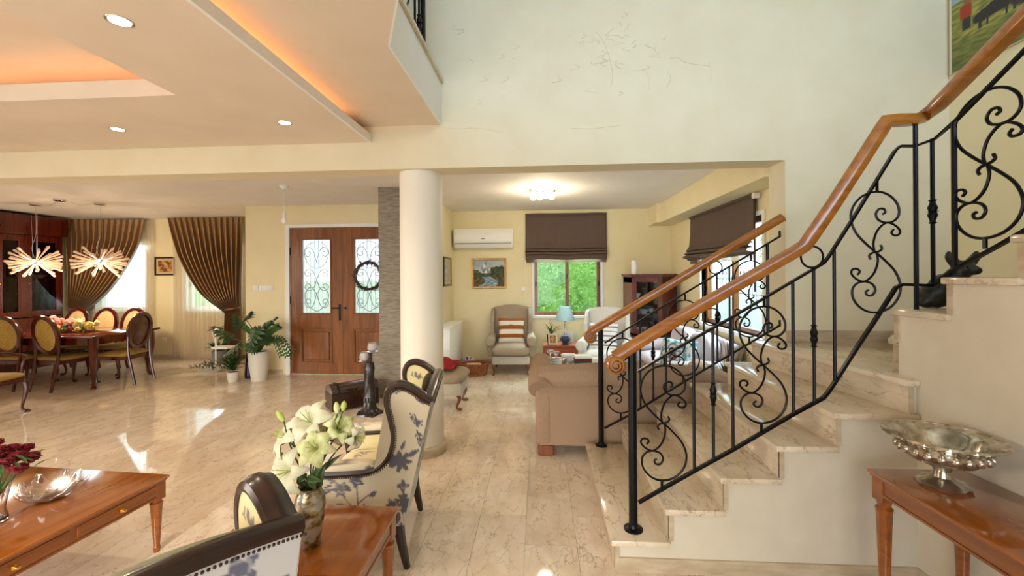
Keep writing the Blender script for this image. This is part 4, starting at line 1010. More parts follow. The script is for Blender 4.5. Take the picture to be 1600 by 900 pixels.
for k in range(13):
    a = -1.1 + k * .2 + random.uniform(-.1, .1); L = random.uniform(.3, .46); dx = .28 * math.sin(a) + .14; dy = random.uniform(-.15, .15)
    drop = -.25 if k > 9 else .18
    pts = catmull([(.02 * dx, 0, .43), (dx * .35, dy * .4, .43 + L * .55), (dx * .8, dy * .8, .43 + L * .8 + drop * .3), (dx * 1.15, dy, .43 + L * .6 + drop)], 6)
    zs.tube(pts, .006, 5)
    for j in range(4, len(pts) - 1):
        t = (pts[j + 1] - pts[j]).normalized(); s = t.cross(Vector((0, 1, .2))).normalized()
        for sg in (-1, 1):
            tip = pts[j] + s * sg * .05 + t * .045; q = MB; f = leaf_pts(pts[j], tip, .03, (0, -1, .3)); zz.grid(f, 3, 5)
zz.build('small_leaves', 'leaf_mid', r, kind='stuff'); zs.build('stems', 'stem_green', r)
def mono_at(px, py, dpx, dpy, L, yy):
    c_ = P(px, py, Y=yy) - pc; e = P(px + dpx, py + dpy, Y=yy - .05) - pc
    monstera(c_, e - c_, L, r)
    MB().tube(catmull([(0, 0, .43), (c_.x * .4, c_.y * .5, .43 + (c_.z - .43) * .6), tuple(c_)], 5), .007, 6).build('stem', 'stem_green', r)
for q in ((378, 512, -8, -14, .22, 6.3), (400, 515, -6, 14, .26, 6.15), (415, 508, 16, -12, .23, 6.3), (362, 528, -20, -10, .25, 6.2), (372, 540, -14, 10, .24, 6.1), (392, 535, 6, 14, .2, 6.1), (408, 530, 14, 8, .2, 6.2), (385, 500, 4, -8, .2, 6.5)): mono_at(*q)
p = P(382, 593, Z=0); p.y += .1
tag(MB().lathe([(0, 0), (.055, 0), (.06, .05), (.045, .25), (.03, .40), (.035, .44), (.028, .44), (.022, .4), (0, .38)], 24, p).build('floor_vase', 'ceramic_black'), 'slim black floor vase squeezed left of the tall white pot', 'vase')
p = P(359, 598, Z=0); p.y += .07
r = thing('potted_plant', 'small white pot with dark leaves on the floor left of the tall white pot', 'plant', p); SP = r
pot(MB(), .065, .085, .15).build('pot', 'ceramic_white', r); MB().lathe([(0, 0), (.075, 0), (.075, .01), (0, .01)], 20, (0, 0, .135)).build('soil', 'soil', r)
lf = MB(); random.seed(14)
for k in range(60):
    a = random.uniform(0, 2 * PI); L = random.uniform(.08, .24); b_ = Vector((.03 * math.cos(a), .03 * math.sin(a), .15 + random.uniform(0, .14)))
    lf.grid(leaf_pts(b_, b_ + Vector((L * math.cos(a), L * math.sin(a) * .8, random.uniform(0, .16))), .05), 3, 5)
lf.build('leaves', 'leaf_dark', r, kind='stuff')
# trailing plant in a low tray left of it
p = P(330, 580, Z=0)
r = thing('trailing_plant', 'trailing grey-green plant in a shallow floor dish by the white stand', 'plant', p)
MB().lathe([(0, 0), (.16, 0), (.19, .03), (.18, .03), (.15, .012), (0, .012)], 24).build('dish', 'ceramic_white', r)
noisy('leaf_grey', (46, 62, 46), (120, 124, 104), (20, 20, 20), .5)
lf = MB()
for k in range(110):
    a = random.uniform(0, 2 * PI); rr_ = random.uniform(.02, .26); b_ = Vector((rr_ * math.cos(a) * 1.35, rr_ * math.sin(a) * .6, .03 + random.uniform(0, .12) * (1.2 - rr_ * 3)))
    b_.z = max(b_.z, .04); lf.grid(leaf_pts(b_, b_ + Vector((random.uniform(-.09, .09), random.uniform(-.05, .05), random.uniform(.0, .07))), .03), 3, 4)
lf.build('leaves', 'leaf_grey', r, kind='stuff', smooth=True)
# white metal plant stand
p = P(333, 575, Z=0); p.y = 7.25
q = lambda x, y: P(x, y, Y=p.y) - p
r = thing('plant_stand', 'white metal plant stand with a dish on top in front of the sheer curtain', 'stand', p)
zt = q(333, 519).z; zm = q(345, 541).z
MB().tube([(0, 0, 0), (0, 0, zt)], .013, 8).build('post', 'plastic_white', r)
MB().lathe([(0, 0), (.14, 0), (.15, .01), (0, .01)], 24).build('base', 'plastic_white', r)
MB().box((0, -.12, zm - .035), (.30, .12, zm), .004, 1).tube([(-.07, 0, zt), (.02, 0, zm)], .008, 6).build('tray', 'plastic_white', r)
r = thing('succulent_dish', 'glass dish of grey succulents with red flowers on top of the white stand', 'plant', p + Vector((0, 0, zt + .001)))
MB().lathe([(0, 0), (.05, 0), (.12, .05), (.11, .05), (0, .01)], 20).build('dish', 'clear_glass', r)
lf = MB()
for k in range(30):
    a = random.uniform(0, 2 * PI); b_ = Vector((.05 * math.cos(a), .05 * math.sin(a), .05)); lf.grid(leaf_pts(b_, b_ + Vector((.1 * math.cos(a), .1 * math.sin(a), random.uniform(-.06, .06))), .03), 3, 4)
lf.build('leaves', 'leaf_grey', r, kind='stuff')
mat('red_flower', (196, 54, 34), .6)
b_ = MB(); [b_.ball((random.uniform(-.03, .05), random.uniform(-.05, 0), .08 + random.uniform(0, .02)), .016, 6) for _ in range(6)]; b_.build('flowers', 'red_flower', r)
r = thing('potted_plant', 'grey ribbed pot with a dark leafy plant on the floor behind the white stand', 'plant', P(350, 566, Z=0) + Vector((0, -.12, 0)))
MB().lathe([(0, 0), (.09, 0), (.115, .24), (.105, .24), (.09, .03), (0, .02)], 28, wob=lambda a, r_, z: 1 + .03 * math.cos(18 * a)).build('pot', 'pot_grey', r)
lf = MB()
for k in range(50):
    a = random.uniform(0, 2 * PI); L = random.uniform(.08, .2); b_ = Vector((.05 * math.cos(a), .05 * math.sin(a), .24)); lf.grid(leaf_pts(b_, b_ + Vector((L * math.cos(a), L * math.sin(a), random.uniform(.02, .16))), .05), 3, 4)
lf.build('leaves', 'leaf_dark', r, kind='stuff')

# trunk and candle stand in the hall
tr = thing('trunk', 'small dark wooden trunk with a curved lid on the hall floor', 'trunk', (-2.30, 5.12, 0), .75)
a_ = [(-.25, 0), (.25, 0), (.25, .2)]
arch = [(-.14 * math.cos(k * PI / 10) * 1.0, .22 + .09 * math.sin(k * PI / 10)) for k in range(11)]
MB().box((-.28, -.14, .02), (.28, .14, .215), .005, 1).build('box', 'walnut', tr)
MB().prism([(y, z) for y, z in arch], -.28, .28, 'x').build('lid', 'trunk_lid' if 'trunk_lid' in M else wood('trunk_lid', (40, 24, 24), (60, 38, 34), .15, 'x', 1.0), tr)
for x in (-.2, .2): MB().sweep([(x, y * 1.01, z + .003) for y, z in arch], [(-.012, -.003), (.012, -.003), (.012, .003), (-.012, .003)], up=(1, 0, 0)).build('strap', 'black_iron', tr)
MB().box((-.02, -.15, .17), (.02, -.14, .26)).build('clasp', 'brass', tr, smooth=False)
cs = thing('candle_stand', 'carved dark wooden candle stand with two glass cups next to the trunk', 'candle stand', (-1.98, 4.86, 0))
random.seed(2)
MB().lathe([(0, 0), (.14, 0), (.14, .02), (.10, .04), (.075, .08), (.06, .14), (.065, .2), (.055, .28), (.06, .36), (.05, .44), (.055, .52), (.045, .58), (.05, .6), (0, .6)], 26, wob=lambda a, r_, z: 1 + .14 * math.sin(5 * a + z * 22) + .09 * math.sin(11 * a - z * 40)).build('carved_post', 'black_wood' if 'black_wood' in M else wood('black_wood', (26, 20, 20), (46, 36, 32), .35, 'z', .2), cs)
MB().box((-.02, -.02, .58), (.02, .02, .72)).build('upper_post', 'black_wood', cs, smooth=False)
for (dx, z) in ((-.05, .61), (.045, .72)):
    MB().lathe([(0, 0), (.06, 0), (.065, .006), (0, .006)], 20, (dx, -.02, z)).build('plate', 'chrome', cs)
    MB().lathe([(.03, .008), (.055, .03), (.058, .06), (.045, .1), (.05, .105), (.043, .1), (.054, .06), (.05, .03), (.025, .012)], 24, (dx, -.02, z)).build('glass_cup', 'cup_glass' if 'cup_glass' in M else mat('cup_glass', (235, 230, 230), .05, trans=.7), cs)
# ================================================================ LIVING ROOM
noisy('tweed', (150, 132, 108), (178, 162, 140), (160, 160, 160), .9, bump=.3)
noisy('tweed_light', (186, 178, 160), (206, 200, 186), (160, 160, 160), .9, bump=.2)
noisy('cloth_cream', (206, 202, 192), (220, 216, 208), (90, 90, 90), .9, bump=.2)
noisy('sofa_taupe', (150, 122, 96), (164, 136, 110), (160, 160, 160), .85, bump=.2)
noisy('sofa_lilac', (186, 174, 180), (202, 192, 198), (120, 120, 120), .9, bump=.2)
noisy('cloth_white', (226, 224, 218), (236, 234, 230), (90, 90, 90), .9)
def wing_chair(name, label, loc, rz, m1, m2, cushion=True):
    """upholstered wing chair, front +X"""
    r = thing(name, label, 'armchair', loc, rz)
    MB().box((-.33, -.30, .17), (.33, .30, .30), .02, 2).build('base', m2, r)
    sc = MB(); pillow_mb(sc, (.03, 0, .38), (.72, .62, .20), e=.22); sc.build('seat_cushion', m1, r)
    bk = MB(); bk.grid(lambda u, v: Vector((-.30 - .17 * v + .05 * math.cos(PI * (u - .5)) * 1, (u - .5) * .60, .30 + .72 * v + .05 * v * math.cos(PI * (u - .5)))), 16, 16)
    bk.build('backrest', m1, r, solid=.10)
    for s in (-1, 1):
        wg = MB(); pr = [(-.36, .50), (-.10, .50), (-.16, .66), (-.14, .80), (-.20, .93), (-.30, 1.0), (-.46, 1.02), (-.42, .75)]
        wg.prism(pr, s * .29, s * .35, 'y'); es = [e for e in wg.bm.edges if e.is_manifold]; bmesh.ops.bevel(wg.bm, geom=es, offset=.018, segments=2, profile=.5, affect='EDGES')
        wg.build('wing', m1, r)
        ar = MB().tube([(-.34, s * .33, .54), (.20, s * .335, .53), (.27, s * .335, .525), (.285, s * .335, .525)], [.075, .08, .08, .06], 14)
        ar.box((-.33, s * .33 - .05, .28), (.24, s * .33 + .05, .54), .02, 2); ar.build('armrest', m1, r)
        cab_leg(MB(), .29, s * .27, 0, .18, 1, s * .3, .024).build('leg', 'walnut_leg', r)
        MB().tube([(-.29, s * .26, .18), (-.33, s * .26, 0)], [.022, .014], 8).build('leg', 'walnut_leg', r)
    return r
wood('walnut_leg', (110, 56, 24), (134, 72, 34), .3, 'z', .4)
# striped cushions
def cushion(name, label, c, s, m4, fn, n=40):
    mb = MB()
    for sg in (-1, 1):
        def g(u, v):
            x, y = 2 * u - 1, 2 * v - 1; th = math.sqrt(max(0, (1 - x ** 4) * (1 - y ** 4))); pin = 1 - .07 * (1 - abs(x)) * abs(y) ** 3; pin2 = 1 - .07 * (1 - abs(y)) * abs(x) ** 3
            return Vector((x * s[0] / 2 * pin2, y * s[1] / 2 * pin, sg * s[2] / 2 * th))
        mb.grid(g, n, n)
    mb.xf(Matrix.Translation(c) @ m4)
    o = mb.build(name, 'cushion_print' if 'cushion_print' in M else vcol('cushion_print', .9)); me = o.data; ca = me.color_attributes.new('Col', 'FLOAT_COLOR', 'POINT'); inv = (Matrix.Translation(c) @ m4).inverted()
    for i, v in enumerate(me.vertices):
        p = inv @ v.co; ca.data[i].color = srgb(*fn(p.x / s[0] + .5, p.y / s[1] + .5))
    return tag(o, label, 'cushion')
a1 = P(770, 583, Z=0); a2 = P(829, 579, Z=0)
ac_ = Vector(((a1.x + .27) + .02, a1.y + .17, 0))
wing_chair('armchair', 'grey-beige tweed wing armchair under the landscape painting', ac_, -PI / 2 + .05, 'tweed', 'tweed_light')
def st_brown(u, v): return (150, 88, 18) if int((1 - v) * 6 + .15) % 2 == 0 else (232, 226, 214)
cushion('striped_cushion', 'mustard and white striped cushion on the tweed armchair', ac_ + Vector((0, .10, .66)), (.44, .44, .14), Matrix.Rotation(.05, 4, 'Z') @ Matrix.Rotation(math.radians(72), 4, 'X'), st_brown)
# pale armchair to the right
pb = P(957, 575, Z=0)
bc = Vector((P(950, 520, Y=6.65).x - .04, 6.66, 0))
wing_chair('armchair', 'pale cream armchair between the window and the corner cabinet', bc, -PI / 2 - .25, 'cloth_cream', 'cloth_cream')
cushion('striped_cushion', 'white cushion with thin grey stripes on the pale armchair', bc + Vector((-.02, .08, .62)), (.44, .44, .14), Matrix.Rotation(-.25, 4, 'Z') @ Matrix.Rotation(math.radians(70), 4, 'X'), lambda u, v: (96, 90, 96) if (v * 6) % 1 < .28 else (230, 226, 222))
# chair behind the column with a red cloth
fc = P(717, 641, Z=0)
rc_ = Vector((fc.x - .27, fc.y + .20, 0))
r = thing('footstool', 'tweed footstool with a curved wooden leg, half hidden behind the white column', 'footstool', rc_)
c_ = MB(); pillow_mb(c_, (0, 0, .37), (.68, .56, .17), e=.25); c_.build('cushion', 'tweed', r)
MB().box((-.31, -.25, .18), (.31, .25, .33), .02, 2).build('base', 'tweed_light', r)
for sx in (-1, 1):
    for sy in (-1, 1): cab_leg(MB(), sx * .26, sy * .20, 0, .19, sx, sy * .4, .024).build('leg', 'walnut_leg', r)
noisy('red_cloth', (118, 8, 18), (160, 18, 30), (9, 9, 9), .85)
random.seed(5)
rc2 = MB().grid(lambda u, v: Vector((rc_.x - .24 + .46 * u, rc_.y - .22 + .42 * v, .492 + .09 * math.sin(PI * u) * math.sin(PI * v) + .05 * noise.noise(Vector((u * 4, v * 4, 1))) + .02 * noise.noise(Vector((u * 9, v * 9, 2))))), 40, 40)
tag(rc2.build('folded_blanket', 'red_cloth', solid=.02), 'crumpled dark red blanket on the footstool behind the column', 'blanket')
# basket
p = P(738, 590, Z=0); p.y += .2
bk = thing('basket', 'oval brown wicker basket with magazines on the floor', 'basket', p)
noisy('wicker', (132, 70, 34), (176, 110, 62), (40, 40, 40), .6)
for k in range(7):
    z = .02 + k * .027; rr_ = .165 + .035 * k / 6
    MB().tube([((rr_ + .006 * math.sin(14 * a * 2 * PI / 84 + k * PI)) * 1.15 * math.cos(a * 2 * PI / 84), (rr_ + .006 * math.sin(14 * a * 2 * PI / 84 + k * PI)) * .85 * math.sin(a * 2 * PI / 84), z) for a in range(84)], .0145, 6, cyc=True).build('weave', 'wicker', bk)
st_ = MB()
for k in range(28): a = k * 2 * PI / 28; st_.tube([(.165 * 1.15 * math.cos(a), .165 * .85 * math.sin(a), .01), (.205 * 1.15 * math.cos(a), .205 * .85 * math.sin(a), .2)], .006, 5)
st_.build('stakes', 'wicker', bk); MB().lathe([(0, 0), (.16, 0), (.16, .012), (0, .012)], 28, sx=1.15, sy=.85).build('bottom', 'wicker', bk)
mat('paper', (232, 228, 218), .7); mat('paper_warm', (214, 198, 168), .7)
for k in range(3): tag(MB().box((-.11, -.08, 0), (.11, .08, .012)).xf(Matrix.Translation(p + Vector((0, .0, .13 + k * .016))) @ rotz(.2 * k)).build('magazine', ('paper_warm', 'paper', 'paper_warm')[k], smooth=False), ['cream magazine at the bottom of the pile in the wicker basket', 'white magazine in the middle of the pile in the wicker basket', 'cream magazine on top of the pile in the wicker basket'][k], 'magazine')
yb = thing('yarn_ball', 'white and purple ball of yarn on the floor behind the basket', 'yarn', P(712, 571, Y=6.95)); yb.location.z = .10
yb.location = (-1.22, 7.25, .11)
mat('yarn_white', (216, 214, 220), .9); mat('yarn_purple', (116, 84, 160), .9)
MB().ball((0, 0, 0), .095, 16).build('core', 'yarn_white', yb)
for k in range(10):
    q = Euler((k * .9, k * 1.7, k * 2.3)).to_matrix().to_4x4(); MB().tube([q @ Vector((.096 * math.cos(a * PI / 14), .096 * math.sin(a * PI / 14), 0)) for a in range(28)], .012, 6, cyc=True).build('strand', 'yarn_purple' if k % 3 == 0 else 'yarn_white', yb)
# storage heater
ht = thing('storage_heater', 'white storage heater box on the left wall of the living room', 'heater', (-1.57, 6.75, 0))
MB().box((0.02, -.50, .10), (.24, .52, .80), .008, 2).build('body', 'plastic_white', ht); MB().box((0.01, -.52, .80), (.25, .54, .825), .005, 1).build('top_cover', 'plastic_white', ht)
g = MB(); [g.box((.24, -.45 + k * .05, .13), (.244, -.43 + k * .05, .20)) for k in range(19)]; g.build('grille', 'pot_grey', ht, smooth=False)
MB().box((.06, -.48, 0), (.2, -.44, .1)).build('foot', 'pot_grey', ht, smooth=False); MB().box((.06, .44, 0), (.2, .48, .1)).build('foot', 'pot_grey', ht, smooth=False)
# picture on the left wall
pyA, pyB = P(692, 425, X=-1.57).y, P(703.5, 425, X=-1.57).y; pz1, pz0 = P(698, 402, X=-1.57).z, P(698, 447, X=-1.57).z
picture('framed_picture', 'narrow dark-framed picture on the living room wall right of the column', (-1.565, (pyA + pyB) / 2, (pz0 + pz1) / 2), pyB - pyA, pz1 - pz0, .03, 'walnut', lambda u, v: mixc((168, 160, 150), (206, 198, 186), .5 + nz(u, v, 5)), rz=PI / 2, mount=.05)
# air conditioner
a = P(709, 371, Y=7.5); b = P(801, 371, Y=7.5); zt = P(755, 357, Y=7.5).z; zb0 = P(755, 386.5, Y=7.5).z
r = thing('air_conditioner', 'white wall-mounted air conditioner on the living room back wall', 'air conditioner', ((a.x + b.x) / 2, LY, (zt + zb0) / 2)); w_ = (b.x - a.x) / 2; hh = (zt - zb0) / 2
pf = [(0, -hh), (-.14, -hh), (-.19, -hh * .45), (-.20, -hh * .3), (-.205, hh * .5), (-.17, hh), (0, hh)]
MB().prism(pf, -w_, w_, 'x').build('body', 'plastic_white', r)
MB().box((-w_ + .01, -.198, -hh * .62), (w_ - .03, -.165, -hh * .55)).build('air_slot', 'pot_grey', r, smooth=False)
MB().prism([(-.142, -hh - .001), (-.145, -hh - .006), (-.195, -hh * .62), (-.19, -hh * .58)], -w_ + .02, w_ - .06, 'x').build('louvre', 'plastic_white', r)
MB().box((-.03, -.2085, -hh * .12), (.03, -.2045, -hh * .02)).build('logo', 'pot_grey', r, smooth=False)
# cord / conduit and small switches on the back wall
for k, (x, y, lab) in enumerate(((818, 451, 'small white switch on the back wall, left of the window'), (818, 483, 'small white socket on the back wall below the switch'))):
    q = P(x, y, Y=LY); r = thing('wall_switch' if k == 0 else 'wall_socket', lab, 'switch' if k == 0 else 'socket', (q.x, LY, q.z))
    MB().box((-.035, -.01, -.035), (.035, 0, .035), .003, 1).build('plate', 'plastic_white', r); MB().box((-.012, -.015, -.012), (.012, -.01, .012)).build('rocker', 'plastic_white', r, smooth=False)
q = P(818, 400, Y=LY); tag(MB().tube([(q.x, LY - .008, 2.3), (q.x, LY - .008, 1.1)], .006, 6).build('cable', 'plastic_white'), 'thin white cable running down the back wall beside the blind', 'cable')
# landscape painting
def land(u, v):
    if v > .62:
        c = mixc((150, 170, 185), (206, 206, 200), .5 + nz(u, v, 4))
    else: c = (60, 74, 48)
    mt = .92 - abs(u - .38) * 1.5 + .05 * nz(u, v, 14)
    if .5 < v < mt: c = mixc((110, 120, 134), (226, 226, 228), .5 + 1.2 * nz(u * 2, v, 7))
    tr_ = .50 + .22 * (u > .55) * (1 if u < .95 else .8) + .2 * max(0, u - .55) + .08 * nz(u, 1, 9)
    tl_ = .52 - .5 * u
    if .30 < v < tr_ and u > .5: c = mixc((30, 46, 26), (86, 96, 42), .5 + nz(u, v, 12))
    if .30 < v < .48 + .2 * max(0, .3 - u) * 3: c = mixc((34, 50, 34), (92, 100, 54), .5 + nz(u, v, 12)) if v > .34 else c
    if v <= .36:
        rv = abs(u - (.42 + .15 * math.sin(v * 9))) < .13 + .45 * (.36 - v)
        c = mixc((86, 116, 140), (196, 206, 210), .4 + 1.3 * nz(u * 1, v * 4, 8)) if rv else mixc((44, 50, 28), (116, 98, 52), .5 + nz(u, v, 10))
    return c
a = P(737, 427, Y=LY - .03); b = P(791, 427, Y=LY - .03); z1_, z0_ = P(764, 403.5, Y=LY - .03).z, P(764, 450.5, Y=LY - .03).z
noisy('gilt', (150, 104, 46), (186, 138, 70), (30, 30, 30), .35, metal=.6)
picture('landscape_painting', 'mountain river landscape painting in a gilt frame on the back wall', ((a.x + b.x) / 2, LY - .005, (z0_ + z1_) / 2), b.x - a.x, z1_ - z0_, .035, 'gilt', land, nx=120, ny=90)

# end table, lamp, orchid, photo frame
e0, e1 = P(849, 545, Y=7.05), P(905, 545, Y=7.05); ez = P(877, 540, Y=7.05).z
et = thing('end_table', 'reddish wooden end table with a drawer below the window', 'table', ((e0.x + e1.x) / 2, 7.28, 0)); ew = (e1.x - e0.x) / 2
wood('teak_red', (136, 60, 26), (164, 80, 40), .35, 'x', .3)
MB().box((-ew - .01, -.24, ez - .025), (ew + .01, .26, ez), .005, 1).build('top', 'teak_red', et); MB().box((-ew, -.22, .12), (ew, .24, ez - .025)).build('body', 'teak_red', et, smooth=False)
d_ = MB().box((-ew + .03, -.232, .2), (ew - .03, -.22, ez - .05)).build('drawer', 'teak_red', et, smooth=False); MB().ball((0, -.24, .3), .012, 8).build('knob', 'brass', d_)
for sx in (-1, 1):
    for sy in (-.2, .2): MB().box((sx * (ew - .03) - .02, sy - .02, 0), (sx * (ew - .03) + .02, sy + .02, .12)).build('leg', 'teak_red', et, smooth=False)
lp = P(883, 540, Y=7.2); lpz = ez
lm = thing('table_lamp', 'table lamp with a pale blue pleated shade on the end table', 'lamp', (lp.x, 7.2, ez))
mat('lamp_blue', (28, 52, 84), .2, coat=.5); 
MB().lathe([(0, 0), (.05, 0), (.055, .01), (.04, .03), (.075, .05), (.085, .09), (.06, .13), (.02, .15), (0, .15)], 24, wob=lambda a, r_, z: 1 + .05 * math.cos(8 * a)).build('base', 'lamp_blue', lm)
s0 = P(883, 500, Y=7.2).z - ez; s1 = P(883, 479, Y=7.2).z - ez
MB().lathe([(.016, .14), (.016, s0 - .02), (.02, s0), (0, s0)], 16).build('stem', 'chrome', lm)
thin('shade_cloth', (186, 206, 208), .0)
sh = MB(); N_ = 160
for j in range(2): pass
sh.grid(lambda u, v: Vector(((.165 + (.085 - .165) * v) * (1 + .03 * math.cos(2 * PI * u * 40)) * math.cos(2 * PI * u), (.165 + (.085 - .165) * v) * (1 + .03 * math.cos(2 * PI * u * 40)) * math.sin(2 * PI * u), s0 + (s1 - s0) * v)), 240, 8, cu=True)
sh.build('lamp_shade', 'shade_cloth', lm, smooth=True)
op = P(861, 535, Y=7.15)
oc = thing('potted_plant', 'strap-leaved plant in a black pot on the end table', 'plant', (op.x, 7.2, ez))
pot(MB(), .055, .07, .16).build('pot', 'ceramic_black', oc)
for (dx, dy, dz_, w_) in ((-.13, -.05, .2, .05), (-.05, 0, .24, .05), (.15, -.05, .15, .05), (.04, .02, .18, .05), (.18, .03, .1, .04), (-.09, .04, .12, .05)):
    MB().grid(leaf_pts((0, 0, .15), (dx, dy, .15 + dz_), w_, curl=.12), 5, 8).build('leaf', 'leaf_mid', oc, solid=.003)
MB().tube(catmull([(0, 0, .15), (.02, 0, .32), (-.02, -.02, .42)], 5), .003, 5).build('flower_stem', 'stem_green', oc)
fp = P(864, 528, Y=7.02)
pf_ = thing('photo_frame', 'gold and cream photo frame standing on the end table', 'photo frame', (fp.x, 7.1, ez)); pf_.rotation_euler = (-.18, 0, .1)
fm = frame_mb(.15, .18, .025, .012); fm.xf(Matrix.Translation((0, 0, .095))).build('frame', 'paper_warm', pf_, smooth=False)
canvas('photo', .10, .13, lambda u, v: mixc((120, 70, 30), (236, 200, 110), .5 + nz(u, v, 5) - .8 * abs(u - .5)), pf_, 20, 20, Matrix.Translation((0, -.004, .095)))
r = tag(MB().box((-.09, -.004, 0), (.09, .004, .19)).xf(Matrix.Translation((P(888, 528, Y=7.35).x, 7.38, ez))).build('card', 'paper', smooth=False), 'white card standing behind the blue lamp on the end table', 'card')

# coffee table with a glass top and things on it
cx0, cx1 = P(852, 553, Z=.42).x, P(935, 553, Z=.42).x
ctb = thing('glass_coffee_table', 'glass-topped coffee table in the middle of the living room', 'table', (.52, 5.75, 0.0))
mat('frame_pink', (170, 146, 132), .4)
fr = MB().box((-.55, -.42, .38), (-.48, .42, .42)).box((.48, -.42, .38), (.55, .42, .42)).box((-.55, -.42, .38), (.55, -.35, .42)).box((-.55, .35, .38), (.55, .42, .42)); fr.build('frame', 'frame_pink', ctb, smooth=False)
MB().box((-.48, -.35, .405), (.48, .35, .415)).build('glass_top', 'window_glass', ctb, smooth=False); MB().box((-.5, -.37, .15), (.5, .37, .17)).build('shelf', 'frame_pink', ctb, smooth=False)
for sx in (-1, 1):
    for sy in (-1, 1): MB().box((sx * .51 - .03, sy * .38 - .03, 0), (sx * .51 + .03, sy * .38 + .03, .38)).build('leg', 'frame_pink', ctb, smooth=False)
TZ = .42
def on_table(px, yy): return Vector((P(px, 555, Y=yy).x, yy, TZ + .001))
mat('pewter', (190, 186, 180), .25, 1.0)
for (px, yy, hh, lab) in ((860, 5.75, .17, 'tall glass candle holder at the left end of the coffee table'), (869, 5.90, .13, 'short glass candle holder beside the tall one on the coffee table')):
    MBx = MB().lathe([(0, 0), (.05, 0), (.052, .008), (.012, .02), (.01, .05), (.022, .07), (.01, .09), (.012, hh - .05), (.04, hh - .03), (.045, hh), (.038, hh), (.02, hh - .025), (0, hh - .03)], 18, on_table(px, yy)); tag(MBx.build('candle_holder', 'cup_glass'), lab, 'candle holder')
r = thing('photo_frame', 'silver-edged dark photo frame lying on the coffee table', 'photo frame', on_table(860, 5.50), -.6); MB().box((-.14, -.09, 0), (.14, .09, .012)).build('frame', 'pewter', r, smooth=False); MB().box((-.12, -.07, .012), (.12, .07, .014)).build('photo', 'walnut', r, smooth=False)
r = thing('candle', 'white candle in a glass dish in the middle of the coffee table', 'candle', on_table(877, 5.66)); MB().lathe([(0, 0), (.03, 0), (.03, .07), (0, .072)], 16).build('wax', 'cloth_white', r); MB().lathe([(0, 0), (.08, 0), (.1, .02), (.09, .02), (0, .005)], 24).build('dish', 'pewter', r)
mat('crystal', (240, 240, 240), .05, trans=.8)
tag(MB().lathe([(0, 0), (.05, 0), (.09, .05), (.1, .09), (.09, .09), (.08, .05), (0, .012)], 20, on_table(888, 5.9), wob=lambda a, r_, z: 1 + .04 * math.cos(10 * a)).build('glass_bowl', 'cloth_white'), 'white scalloped bowl on the coffee table behind the candle', 'bowl')
tag(MB().box((-.03, -.03, 0), (.03, .03, .12), .008, 2).xf(Matrix.Translation(on_table(881.5, 5.5))).build('mug', 'pewter'), 'grey metal beaker at the near edge of the coffee table', 'beaker')
bkp = on_table(911, 5.7); mat('book_red', (120, 24, 34), .5); mat('book_green', (34, 66, 56), .5)
zz_ = 0
for k, (m_, th, lab) in enumerate((('book_green', .05, 'dark green book at the bottom of the stack on the coffee table'), ('book_red', .035, 'dark red book in the stack on the coffee table'), ('paper', .03, 'white book on top of the stack on the coffee table'))):
    r = thing('book', lab, 'book', bkp + Vector((0, 0, zz_)), .05 * k); MB().box((-.11, -.08, .003), (.108, .078, th - .003)).build('pages', 'paper', r, smooth=False)
    cv = MB().box((-.115, -.083, 0), (.112, .083, .003)).box((-.115, -.083, th - .003), (.112, .083, th)).box((-.115, -.083, 0), (-.112, .083, th)).box((-.115, -.086, 0), (.112, -.083, th)); cv.build('cover', m_, r, smooth=False); zz_ += th
tag(MB().box((-.07, -.08, 0), (.07, .08, .10)).xf(Matrix.Translation(on_table(934, 5.60)) @ rotz(.15)).build('white_box', 'paper', smooth=False), 'small white box right of the books on the coffee table', 'box')
for (px, yy, a, lab) in ((891, 5.56, .3, 'open white magazine left of the books on the coffee table'), (902, 5.40, -.2, 'white magazine at the near edge of the coffee table')):
    q = on_table(px, yy); tag(MB().grid(lambda u, v: q + Vector(((u - .5) * .24, (v - .5) * .17, .003 + .012 * abs(math.sin(2 * PI * u)))), 14, 3).build('magazine', 'paper', solid=.002), lab, 'magazine')

# corner cabinet with candle
k0, k1, k2 = P(987, 430, Y=6.95), P(1034, 430, Y=6.95), P(1061, 430, Y=7.32)
kz = P(1010, 428, Y=6.95).z
cc = thing('corner_cabinet', 'mahogany corner cabinet with a glazed door beside the garden window', 'cabinet', (k0.x, 6.95, 0))
wdt = k1.x - k0.x; ex = k2.x - k0.x; ey = .37
poly = [(0, 0), (wdt, 0), (min(ex, RX - k0.x - .02), ey), (min(ex, RX - k0.x - .02), .70), (0, .70)]
wood('mahogany_red', (84, 28, 18), (112, 42, 28), .4, 'z', .1)
def ring_poly(p_, s): cx = sum(q[0] for q in p_) / len(p_); cy = sum(q[1] for q in p_) / len(p_); return [((q[0] - cx) * s + cx, (q[1] - cy) * s + cy) for q in p_]
b_ = MB(); b_.prism(poly, 0, .10); b_.prism(poly, kz - .14, kz - .03); b_.prism(poly, .62, .66)
t_ = .03
for a_, c_ in ((poly[1], poly[2]), (poly[2], poly[3]), (poly[3], poly[4]), (poly[4], poly[0])):
    d_ = (Vector(c_) - Vector(a_)).normalized(); n_ = Vector((-d_.y, d_.x)) * t_; b_.prism([a_, c_, (c_[0] + n_.x, c_[1] + n_.y), (a_[0] + n_.x, a_[1] + n_.y)], .05, kz - .05)
b_.prism([(0, 0), (wdt, 0), (wdt, .02), (0, .02)], .05, .64)
b_.build('body', 'mahogany_red', cc, smooth=False)
MB().prism(ring_poly(poly, 1.06), kz - .03, kz).build('top', 'mahogany_red', cc, smooth=False)
dr = MB(); s = .07
